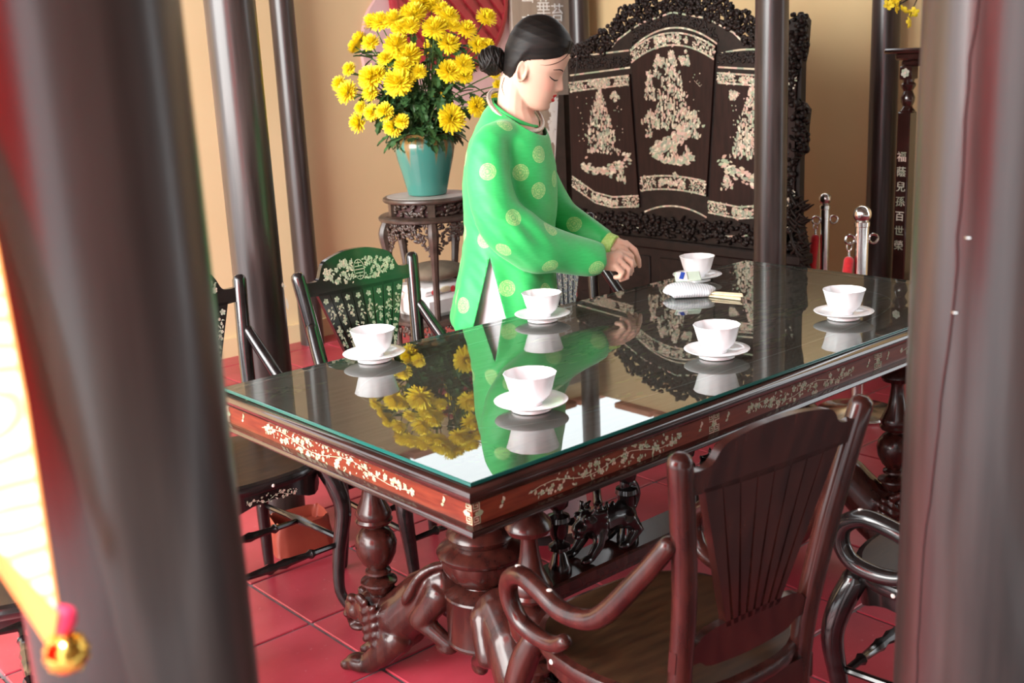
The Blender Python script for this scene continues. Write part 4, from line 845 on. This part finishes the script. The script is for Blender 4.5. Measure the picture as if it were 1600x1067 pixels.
quadplate([V(P3) + V((-.0005, 0, -.001)), PT, PL, PLL, V(PLL) + V((.002, -.002, .014)), V(PL) + V((.002, -.002, .014))], .0012, 'border', M['orange'], pn)
b = MB(); b.tube([P0, P1, P2, P3], .0012, 6); b.build('edge_cord', M['orange'], pn)
pn.location += V((-.006, -.013, .002))
bl_ = thing('gold_ball', 'shiny gold ball ornament with red ribbon at the tip of the pennant', 'ornament', (-.9504, -.7935, 1.1597))
MB().ball((-.9504, -.7935, 1.1597), .0132, 20, 14).build('ball', M['gold'], bl_)
R = random.Random(8); b = MB(); cc = V((-.9504, -.7935, 1.1597))
for q in range(70): d = V((R.gauss(0, 1), R.gauss(0, 1), R.gauss(0, 1))).normalized(); b.ball(cc + d * .013, .0013, 6, 4)
b.build('beading', M['gold'], bl_, kind='stuff')
b = MB(); b.tube(spline([(-.9504, -.7935, 1.172), (-.946, -.792, 1.178), (-.9455, -.7915, 1.184), (-.9495, -.788, 1.188)], 4), [.004, .006, .005, .002], 8, flat=.4); b.build('ribbon', M['pinkcloth'], bl_)
bl_.location += V((-.006, -.013, .002))
rp = thing('red_hanging', 'red cloth banner hanging beyond the left edge, mirrored in the foreground column', 'cloth', (-1.60, -.58, .93))
b = MB(); b.box((-1.62, -.50, 1.54), (.012, 1.25, 1.22), bev=.003); b.build('cloth_panel', M['banner_red'], rp)
# ------------------------------------------------------------------ the woman laying the table
PK = 1.046
def c3_(u, v, z): return V((u * PK, v, 1.5 - (1.5 - z) * PK))
pe = thing('person', 'woman in a bright green tunic with gold roundels, hair in a bun, laying the table', 'person', (1.079, 1.114, 0), radians(-40.87))
HE = c3_(.066, 0, 1.466); HR = Matrix.Rotation(radians(25), 3, 'Y')          # head frame: forward x, side y, up z, pitched down
HY = Matrix.Rotation(radians(-9), 3, 'Z'); HM = HY @ HR
def hd(p): return HM @ (V(p) * PK) + HE
HT = [(-.090, .070, .022, .016), (-.082, .094, .008, .032), (-.072, .103, -.004, .041), (-.060, .106, -.02, .048), (-.046, .107, -.035, .053), (-.028, .107, -.045, .058), (-.010, .106, -.052, .062), (.010, .105, -.058, .066), (.03, .104, -.064, .069), (.05, .107, -.068, .071), (.08, .108, -.07, .071), (.105, .10, -.064, .066), (.125, .082, -.05, .055), (.14, .052, -.03, .037), (.148, .02, 0, .012)]
def g(x, m, s): return exp(-((x - m) / s) ** 2)
def nose_p(z): return lerp_table([(-.030, 0), (-.020, .004), (-.013, .014), (-.006, .0205), (.000, .0195), (.012, .013), (.024, .007), (.036, .002), (.05, 0)], z)[0]
def head_pt(t, z, off=0, feat=True):
    f, b, w_ = lerp_table(HT, z); c = b + .46 * (f - b); ct, st = cos(t), sin(t)
    x = c + ((f - c + off) if ct > 0 else (c - b + off)) * math.copysign(abs(ct) ** .86, ct); y = (w_ + off) * math.copysign(abs(st) ** .92, st)
    if feat and ct > 0:
        x += nose_p(z) * g(y, 0, .0085 + .007 * max(0, (.012 - z) / .03) * (z > -.02)) + .0035 * (g(abs(y), .013, .006) * g(z, -.009, .006))
        x += -.0085 * g(abs(y), .033, .015) * g(z, .020, .012) + .0062 * g(abs(y), .033, .011) * g(z, .017, .0085) + .003 * g(abs(y), .03, .02) * g(z, .041, .007)
        x += .0075 * g(y, 0, .017) * g(z, -.0285, .0058) + .0085 * g(y, 0, .015) * g(z, -.0435, .0062) - .003 * g(y, 0, .02) * g(z, -.0355, .0025) - .004 * g(y, 0, .02) * g(z, -.054, .005) + .005 * g(y, 0, .018) * g(z, -.069, .010)
        x += .002 * g(abs(y), .045, .02) * g(z, -.01, .02)
    return (x, y, z)
def face_pt(y, z, out=0.0):
    f, b, w_ = lerp_table(HT, z); t = math.asin(max(-1, min(1, math.copysign((abs(y) / w_) ** (1 / .92), y)))); p = head_pt(t, z); return hd((p[0] + out, p[1], p[2]))
body = MB()
zs = [-.09 + .238 * i / 84 for i in range(85)]
body.loft([[hd(head_pt(2 * pi * i / 96, z)) for i in range(96)] for z in zs])
for s in (-1, 1):          # ears
    body.tube([hd((.006 + .013 * cos(a) - .004 * sin(a), s * (.071 + .006 * cos(a + 2)), .002 + .026 * sin(a))) for a in [2 * pi * i / 16 for i in range(16)]], .0042, 8, closed=True)
    body.ball(hd((.004, s * .067, .004)), (.014, .006, .024)); body.ball(hd((.010, s * .069, -.022)), (.007, .005, .008), 8, 6)
def chain(pts, rads, n=10): body.tube([c3_(*p) for p in pts], rads, n)
chain([(.040, 0, 1.285), (.038, 0, 1.33), (.036, 0, 1.36), (.040, 0, 1.40), (.050, 0, 1.44)], [.080, .066, .054, .050, .052], 16); body.ball(c3_(.035, 0, 1.285), (.078, .115, .055), 20, 12)
chain([(.0, 0, .90), (.0, 0, 1.05), (.01, 0, 1.2), (.03, 0, 1.27)], [.10, .09, .10, .07], 14)
chain([(.02, -.10, 1.26), (-.03, -.14, 1.25), (-.02, -.185, 1.16), (.01, -.19, 1.05), (.12, -.15, .975), (.235, -.10, .938), (.275, -.085, .925)], [.04, .04, .04, .038, .035, .028, .025])
chain([(.03, .10, 1.26), (.05, .14, 1.25), (.10, .18, 1.12), (.15, .14, 1.03), (.24, .08, .985), (.30, .035, .955)], [.04, .04, .04, .036, .03, .025])
# near (right) hand: palm, four curled fingers, thumb
chain([(.268, -.088, .928), (.295, -.084, .930), (.318, -.072, .936)], [.022, .022, .016]); chain([(.275, -.095, .920), (.300, -.096, .912)], [.020, .016]); chain([(.28, -.07, .930), (.318, -.055, .940)], [.020, .0125])
for pts in ([(.285, -.065, .935), (.320, -.050, .944), (.354, -.044, .930), (.360, -.046, .905), (.346, -.050, .890)], [(.29, -.078, .934), (.320, -.069, .939), (.353, -.065, .916), (.352, -.066, .891), (.336, -.068, .880)],
            [(.285, -.088, .926), (.314, -.087, .927), (.342, -.085, .899), (.336, -.085, .876), (.318, -.085, .870)], [(.28, -.098, .915), (.303, -.102, .914), (.322, -.101, .894), (.316, -.100, .880), (.302, -.096, .880)]):
    chain(pts, [.0105, .0115, .0105, .0095, .0078], 8)
chain([(.278, -.062, .918), (.305, -.046, .905), (.333, -.043, .892), (.352, -.046, .878)], [.013, .011, .0095, .007], 8)
# far (left) hand
chain([(.295, .038, .957), (.325, .032, .955), (.348, .030, .950)], [.022, .021, .014]); chain([(.30, .05, .952), (.338, .056, .948)], [.02, .012]); chain([(.30, .025, .952), (.335, .012, .944)], [.018, .012])
for pts in ([(.32, .030, .958), (.348, .031, .957), (.374, .030, .935), (.384, .029, .905), (.386, .028, .886)], [(.315, .045, .956), (.345, .048, .954), (.370, .048, .930), (.376, .046, .903), (.374, .044, .886)],
            [(.315, .058, .952), (.338, .062, .948), (.360, .062, .922), (.360, .060, .898), (.352, .058, .886)], [(.315, .015, .950), (.338, .010, .945), (.362, .008, .920), (.362, .007, .896), (.350, .006, .882)]):
    chain(pts, [.0100, .0108, .0096, .0086, .0070], 8)
chain([(.305, .012, .945), (.325, -.006, .925), (.345, -.012, .905), (.352, -.012, .888)], [.013, .011, .0095, .007], 8)
for (hu, hv, hz), (fu, fv) in (((.0, -.055, .90), (.03, -.07)), ((.02, .055, .90), (.13, .07))):
    chain([(hu, hv, hz), ((hu + fu) / 2 + .01, (hv + fv) / 2, .52), (fu, fv, .12)], [.062, .05, .036]); chain([(fu - .02, fv, .115), (fu + .05, fv, .100), (fu + .13, fv, .094)], [.030, .026, .016])
bme = remesh(body, .0032, 2, .4)
m = bpy.data.materials.new('skin'); m.use_nodes = True; nt = m.node_tree; n = nt.nodes; p = n['Principled BSDF']; p.inputs['Roughness'].default_value = .5; p.inputs['Subsurface Weight'].default_value = .12; p.inputs['Subsurface Radius'].default_value = (.012, .005, .003); p.inputs['Subsurface Scale'].default_value = .5
tc = n.new('ShaderNodeTexCoord')
def soft(center, sx_, sy_, sz_, rot, lo, hi):
    mp = n.new('ShaderNodeMapping'); mp.vector_type = 'TEXTURE'; mp.inputs['Location'].default_value = center; mp.inputs['Rotation'].default_value = rot; mp.inputs['Scale'].default_value = (sx_, sy_, sz_); nt.links.new(tc.outputs['Object'], mp.inputs[0])
    ln = n.new('ShaderNodeVectorMath'); ln.operation = 'LENGTH'; nt.links.new(mp.outputs[0], ln.inputs[0]); mr = n.new('ShaderNodeMapRange'); mr.interpolation_type = 'SMOOTHSTEP'; mr.inputs[1].default_value = lo; mr.inputs[2].default_value = hi; mr.inputs[3].default_value = 1; mr.inputs[4].default_value = 0; nt.links.new(ln.outputs['Value'], mr.inputs[0]); return mr.outputs[0]
er = HM.to_euler()
base = n.new('ShaderNodeRGB'); base.outputs[0].default_value = (.68, .42, .31, 1); cur = base.outputs[0]
def paint(mask, col, amt):
    global cur
    ml = n.new('ShaderNodeMath'); ml.operation = 'MULTIPLY'; ml.inputs[1].default_value = amt; nt.links.new(mask, ml.inputs[0]); mx = n.new('ShaderNodeMix'); mx.data_type = 'RGBA'
    nt.links.new(ml.outputs[0], mx.inputs[0]); nt.links.new(cur, mx.inputs[6]); mx.inputs[7].default_value = (*col, 1); cur = mx.outputs[2]
for s in (-1, 1): paint(soft(face_pt(s * .045, -.006), .05, .03, .03, er, .3, 1), (.80, .36, .28), .40)
for z, h in ((-.0300, .0066), (-.0415, .0075)): paint(soft(face_pt(0, z), .026, .0225, h, er, .75, 1.0), (.62, .012, .018), 1)
nt.links.new(cur, p.inputs['Base Color']); M['skin'] = m
wrap(bme, 'body', m, pe, world=False)
bodyo = [o for o in pe.children][-1]
for s in (-1, 1):
    MB().tube([face_pt(s * y, z, .0012) for y, z in spline([(.018, .0145), (.026, .0125), (.035, .0115), (.044, .0135), (.050, .017)], 3)], [.0008, .0016, .0018, .0017, .0008], 6).build('eyelashes', M['hair'], pe, world=False)
    MB().tube([face_pt(s * y, z, .0004) for y, z in spline([(.014, .0405), (.026, .0435), (.038, .0435), (.050, .0375)], 4)], [.0009, .0018, .0016, .0007], 6).build('eyebrow', M['hair'], pe, world=False)
# hair: combed-back cap, bun and loose strands
HL = [(-.09, -.052), (-.06, -.050), (-.036, -.044), (-.017, -.024), (-.006, .016), (.006, .034), (.03, .046), (.060, .058), (.085, .074), (.098, .090), (.14, .104)]
hb = MB(); NZ, NA = 120, 150; grid = []
HH = [(-.062, .098, -.028, .050), (-.03, .106, -.052, .062), (.0, .108, -.062, .071), (.046, .112, -.072, .0775), (.08, .1135, -.072, .0785), (.105, .110, -.067, .075), (.125, .099, -.058, .067), (.142, .080, -.044, .054), (.155, .056, -.024, .036), (.162, .036, -.006, .020), (.165, .018, .008, .004)]
def hair_pt(t, z):
    f, b, w_ = lerp_table(HH, z); c = b + .46 * (f - b); ct, st = cos(t), sin(t)
    return (c + ((f - c) if ct > 0 else (c - b)) * math.copysign(abs(ct) ** .9, ct), w_ * math.copysign(abs(st) ** .92, st), z)
for j in range(NZ):
    z = -.06 + .225 * (1 - (1 - j / (NZ - 1)) ** 1.15); row = []
    for i in range(NA):
        t = 2 * pi * i / NA; p = V(head_pt(t, min(z, .146), .0015, False)); q = V(hair_pt(t, z)); d = z - lerp_table(HL, p.x)[0]; k = max(0, min(1, (d + .002) / .048)); k = k * k * (3 - 2 * k)
        r_ = p.lerp(q, k); r_.z = z; st = 1 + .0025 * k * sin(z * 210 + 3 * sin(t)); row.append((V((r_.x * st, r_.y * st, z)), d))
    grid.append(row)
vs = [hd(p) for r in grid for p, d in r]; fs = []
for j in range(NZ - 1):
    for i in range(NA):
        i2 = (i + 1) % NA
        if (grid[j][i][1] + grid[j + 1][i][1] + grid[j][i2][1] + grid[j + 1][i2][1]) / 4 > 0: fs.append((j * NA + i, j * NA + i2, (j + 1) * NA + i2, (j + 1) * NA + i))
fs.append(tuple((NZ - 1) * NA + i for i in range(NA))); hb.add(vs, fs)
hair = hb.build('hair', M['hair'], pe, world=False, smooth=0)
for pl_ in hair.data.polygons: pl_.use_smooth = True
sm = hair.modifiers.new('s', 'SOLIDIFY'); sm.thickness = .003; sm.offset = -1
bc = c3_(-.020, 0, 1.497); b = MB(); b.ball(bc, (.037, .040, .041), 18, 12); R = random.Random(3)
for k in range(22):
    a = k * .285; ax_ = V((sin(a) * .4 + .9, cos(a * 2.1) * .4, sin(a * 1.7) * .5)).normalized(); e1 = ax_.orthogonal().normalized(); e2 = ax_.cross(e1)
    b.tube([bc + (e1 * cos(q) * .036 + e2 * sin(q) * .037 + ax_ * .018 * sin(k)) for q in [2 * pi * i / 18 for i in range(18)]], .0045, 6, closed=True)
b.tube([bc, c3_(.02, 0, 1.492), c3_(.045, 0, 1.49)], [.028, .026, .03], 12); b.build('bun', M['hair'], hair, world=False, smooth=60)
b = MB()
for pts in ([(.207, -.03, 1.535), (.215, -.035, 1.505), (.212, -.035, 1.465), (.200, -.034, 1.425), (.188, -.03, 1.40)], [(.205, .0, 1.53), (.219, 0, 1.50), (.214, 0, 1.45), (.202, 0, 1.415)], [(.20, -.05, 1.54), (.190, -.062, 1.505), (.168, -.070, 1.487), (.135, -.076, 1.478), (.112, -.078, 1.480)], [(.195, -.055, 1.54), (.178, -.066, 1.508), (.150, -.074, 1.494), (.125, -.078, 1.492)], [(.012, -.05, 1.45), (.004, -.05, 1.425), (.010, -.05, 1.40)]):
    b.tube(spline([c3_(*q) for q in pts], 4), [.0011, .0010, .0004], 5)
b.build('loose_strands', M['hair'], hair, world=False, kind='stuff')
# tunic: torso and sleeves grown together, slit at the side, hem below the table edge
t_ = MB(); TR = [(.38, -.085, .12, .15), (.60, -.075, .13, .145), (.685, -.085, .136, .15), (.728, -.168, .136, .16), (.757, -.180, .136, .165), (.85, -.158, .135, .162), (.95, -.136, .135, .155), (1.04, -.124, .142, .152), (1.13, -.124, .148, .158), (1.2, -.118, .146, .162), (1.28, -.098, .130, .158), (1.32, -.074, .118, .122), (1.345, -.052, .104, .088), (1.366, -.028, .090, .066), (1.380, -.016, .078, .058)]
rings = []
for z in [.38 + 1.0 * i / 70 for i in range(71)]:
    l, r_, v_ = lerp_table(TR, z); cx, hx = (l + r_) / 2, (r_ - l) / 2; nk = max(0, (z - 1.33) / .05)
    rings.append([c3_(cx + hx * math.copysign(abs(cos(a)) ** .85, cos(a)), v_ * math.copysign(abs(sin(a)) ** .85, sin(a)), z - nk * .030 * cos(a) * (hx / .06)) for a in [2 * pi * i / 64 for i in range(64)]])
t_.loft(rings)
def sleeve(pts, rads): t_.tube(spline([c3_(*p) for p in pts], 5), rads, 18, round_=False)
sleeve([(.02, -.09, 1.295), (-.035, -.150, 1.275), (-.042, -.185, 1.18), (-.022, -.195, 1.09), (.018, -.190, 1.03), (.085, -.165, .990), (.17, -.125, .958), (.262, -.090, .934)], [.045, .058, .066, .074, .081, .073, .061, .047])
sleeve([(.03, .09, 1.295), (.06, .150, 1.27), (.10, .18, 1.15), (.145, .15, 1.05), (.20, .11, 1.005), (.292, .040, .957)], [.045, .055, .062, .062, .055, .042])
for q, (a0, sgn) in enumerate(((.0, 1), (.35, 1), (.75, 1))):        # drape folds at the elbow crook
    t_.tube(spline([c3_(.005 + .035 * q, -.235 + .02 * q, 1.10 - .035 * q), c3_(.045 + .03 * q, -.225 + .02 * q, 1.075 - .025 * q), c3_(.075 + .025 * q, -.19 + .02 * q, 1.06 - .02 * q)], 4), [.006, .013, .007], 8)
tme = remesh(t_, .0075, 5)
from mathutils import noise
tme.update(); elb = c3_(.035, -.20, 1.05)
NRM = [v_.normal.copy() for v_ in tme.vertices]
for v_, nr_ in zip(tme.vertices, NRM):
    p = v_.co.copy(); k = exp(-((p - elb).length / .11) ** 2); n1 = noise.noise(V((p.x * 9, p.y * 9, p.z * 3.5))); n2 = noise.noise(V(((p.x + p.z) * 26, p.y * 8, (p.z - p.x) * 7 + 3)))
    low = max(0, min(1, (1.02 - p.z) / .2)); v_.co = p + nr_ * (n1 * .005 + n2 * (.003 + .009 * k) + low * .006 * sin(math.atan2(p.y, p.x) * 9))
bm = bmesh.new(); bm.from_mesh(tme)
bmesh.ops.bisect_plane(bm, geom=bm.verts[:] + bm.edges[:] + bm.faces[:], plane_co=c3_(.036, 0, 1.350), plane_no=(.754 * .75, -.754 * .25, 1), clear_outer=True)
A, B_, D_ = c3_(-.053, 0, .965), c3_(-.112, 0, .76), c3_(-.010, 0, .76)
def cut(p, q, clear=False):
    d = (q - p).normalized(); nn = V((d.z, 0, -d.x)); bmesh.ops.bisect_plane(bm, geom=bm.verts[:] + bm.edges[:] + bm.faces[:], plane_co=p, plane_no=nn); return p, nn
p1, n1 = cut(A, B_); p2, n2 = cut(A, D_)
bmesh.ops.bisect_plane(bm, geom=bm.verts[:] + bm.edges[:] + bm.faces[:], plane_co=(0, 0, .46), plane_no=(0, 0, -1), clear_outer=True)
mid = (B_ + D_) / 2; s1 = math.copysign(1, (mid - p1).dot(n1)); s2 = math.copysign(1, (mid - p2).dot(n2)); kill = []
for f in bm.faces:
    c_ = f.calc_center_median()
    if c_.y < .02 and c_.z < A.z and (c_ - p1).dot(n1) * s1 > 0 and (c_ - p2).dot(n2) * s2 > 0 and abs(c_.y) > .05: kill.append(f)
bmesh.ops.delete(bm, geom=kill, context='FACES'); bm.to_mesh(tme); bm.free()
tme.polygons.foreach_set('use_smooth', [True] * len(tme.polygons))
m = bpy.data.materials.new('green_brocade'); m.use_nodes = True; nt = m.node_tree; n = nt.nodes; p = n['Principled BSDF']; p.inputs['Roughness'].default_value = .55; p.inputs['Sheen Weight'].default_value = .25
tc = n.new('ShaderNodeTexCoord'); sx = n.new('ShaderNodeSeparateXYZ'); nt.links.new(tc.outputs['Object'], sx.inputs[0])
ROUND = [(-.0455, 1.211, 1), (.044, 1.196, .75), (.092, 1.142, .6), (.140, 1.166, .7), (.118, 1.044, .5), (.198, 1.018, 1), (-.066, 1.012, .55), (-.014, .998, 1), (.113, .940, 1.1), (.2455, .917, 1), (-.009, .875, 1), (-.138, .823, .9), (.097, .853, .55), (-.140, .967, .45), (-.137, 1.159, .4), (.018, 1.086, .5), (-.075, 1.335, 1.1), (.008, 1.328, .8), (.098, 1.241, .5), (-.10, .70, 1), (.06, .66, 1), (.12, .72, .6)]
from mathutils.bvhtree import BVHTree
bv = BVHTree.FromPolygons([v_.co for v_ in tme.vertices], [tuple(p_.vertices) for p_ in tme.polygons]); spots = []
for (u, z, k) in ROUND:
    q = c3_(u, 0, z)
    for sgn in (-1, 1):
        h = bv.ray_cast(V((q.x if sgn < 0 else q.x - .04, sgn * 1.0, q.z if sgn < 0 else q.z - .05)), V((0, -sgn, 0)))
        if h[0] is not None: spots.append(h[0])
for v0, z in ((.03, 1.22), (-.01, 1.10), (.05, 1.0), (-.03, .90), (.03, .80)):
    for sgn in (-1, 1):
        h = bv.ray_cast(V((sgn * 1.0, v0 * sgn, z)), V((-sgn, 0, 0)))
        if h[0] is not None and min((h[0] - s_).length for s_ in spots) > .055: spots.append(h[0])
best = None
for c_ in spots:
    a = n.new('ShaderNodeVectorMath'); a.operation = 'DISTANCE'; nt.links.new(tc.outputs['Object'], a.inputs[0]); a.inputs[1].default_value = c_
    if best is None: best = a.outputs['Value']
    else: mn = n.new('ShaderNodeMath'); mn.operation = 'MINIMUM'; nt.links.new(best, mn.inputs[0]); nt.links.new(a.outputs['Value'], mn.inputs[1]); best = mn.outputs[0]
dv = n.new('ShaderNodeMath'); dv.operation = 'DIVIDE'; nt.links.new(best, dv.inputs[0]); dv.inputs[1].default_value = .0252; best = dv.outputs[0]
vo = n.new('ShaderNodeTexVoronoi'); vo.inputs['Scale'].default_value = 190; nt.links.new(tc.outputs['Object'], vo.inputs['Vector'])
r1 = n.new('ShaderNodeValToRGB'); e = r1.color_ramp.elements; r1.color_ramp.interpolation = 'EASE'
for pos, val in ((0, .9), (.18, .85), (.30, .35), (.42, .95), (.55, .45), (.70, .9), (.82, .55), (.93, 1), (1.0, 0)):
    x = e.new(pos) if pos not in (0, 1.0) else e[0 if pos == 0 else len(e) - 1]; x.position = pos; x.color = (val, val, val, 1)
nt.links.new(best, r1.inputs[0]); vr = n.new('ShaderNodeMapRange'); vr.inputs[1].default_value = .15; vr.inputs[2].default_value = .6; vr.inputs[3].default_value = 1; vr.inputs[4].default_value = .45; nt.links.new(vo.outputs['Distance'], vr.inputs[0])
ml = n.new('ShaderNodeMath'); ml.operation = 'MULTIPLY'; nt.links.new(r1.outputs[0], ml.inputs[0]); nt.links.new(vr.outputs[0], ml.inputs[1])
nz = n.new('ShaderNodeTexNoise'); nz.inputs['Scale'].default_value = 150; mp2 = n.new('ShaderNodeMapping'); mp2.inputs['Scale'].default_value = (.3, .3, 2.5); nt.links.new(tc.outputs['Object'], mp2.inputs[0]); nt.links.new(mp2.outputs[0], nz.inputs['Vector'])
gr = n.new('ShaderNodeValToRGB'); gr.color_ramp.elements[0].color = (.018, .42, .085, 1); gr.color_ramp.elements[1].color = (.035, .56, .14, 1); nt.links.new(nz.outputs['Fac'], gr.inputs[0])
mx = n.new('ShaderNodeMix'); mx.data_type = 'RGBA'; nt.links.new(ml.outputs[0], mx.inputs[0]); nt.links.new(gr.outputs[0], mx.inputs[6]); mx.inputs[7].default_value = (.56, .80, .30, 1); nt.links.new(mx.outputs[2], p.inputs['Base Color'])
tu = wrap(tme, 'tunic', m, pe, world=False)
sm = tu.modifiers.new('s', 'SOLIDIFY'); sm.thickness = .003; sm.offset = -1
gm_ = mat('plain_green_cloth', (.03, .48, .11), .6)
NECK = [(.037 + .064 * cos(a), .078 * sin(a), 1.350 - .754 * (.75 * .064 * cos(a) - .25 * .078 * sin(a))) for a in [2 * pi * i / 16 for i in range(17)]]
cl = MB(); cl.tube(spline([c3_(*q) for q in NECK], 3)[:-1], .006, 8, closed=True); cl.build('collar', gm_, tu, world=False)
cuff = mat('yellow_green_lace_cuff', (.36, .62, .12), .7, col2=(.55, .72, .25), scale=160)
MB().tube([c3_(.280, .048, .963), c3_(.300, .034, .954), c3_(.314, .026, .950)], [.036, .036, .034], 16, round_=False).build('cuff', cuff, tu, world=False)
MB().tube([c3_(*q) for q in spline([(.040 + .075 * cos(a), .092 * sin(a), 1.357 - .80 * (.65 * .075 * cos(a) - .55 * .092 * sin(a))) for a in [2 * pi * i / 16 for i in range(17)]], 3)[:-1]], .0072, 10, closed=True).build('necklace', M['silver'], pe, world=False)
# trousers and sandals
tr = MB(); rg = []
for i in range(12):
    z = 1.03 - .315 * i / 11; k = 1 + .05 * i / 11; rg.append([c3_(-.008 + .112 * k * cos(a), .138 * k * sin(a), z) for a in [2 * pi * j / 32 for j in range(32)]])
tr.loft(rg)
for (hu, hv), (fu, fv) in (((.022, -.06), (.04, -.065)), ((.02, .07), (.125, .07))):
    tr.loft([[c3_(hu + (fu - hu) * t + (.085 + .006 * sin(t * 9)) * cos(a) * (1 + .06 * sin(5 * a) * t), hv + (fv - hv) * t + .078 * sin(a) * (1 + .06 * cos(4 * a) * t), .86 - (.86 - .105) * t) for a in [2 * pi * j / 32 for j in range(32)]] for t in [i / 16 for i in range(17)]])
wrap(remesh(tr, .009, 3), 'trousers', M['trouser'], pe, world=False)
for fu, fv in ((.025, -.07), (.125, .07)):
    b = MB(); o = [(fu - .06, -.03), (fu + .02, -.038), (fu + .12, -.04), (fu + .165, -.015), (fu + .165, .015), (fu + .12, .04), (fu + .02, .038), (fu - .06, .03)]
    b.prism([(x * PK, fv + y) for x, y in o], (0, 0, .0005), (1, 0, 0), (0, 1, 0), (0, 0, .028)); b.build('sandal', M['shoe'], pe, world=False)
bpy.context.view_layer.update()
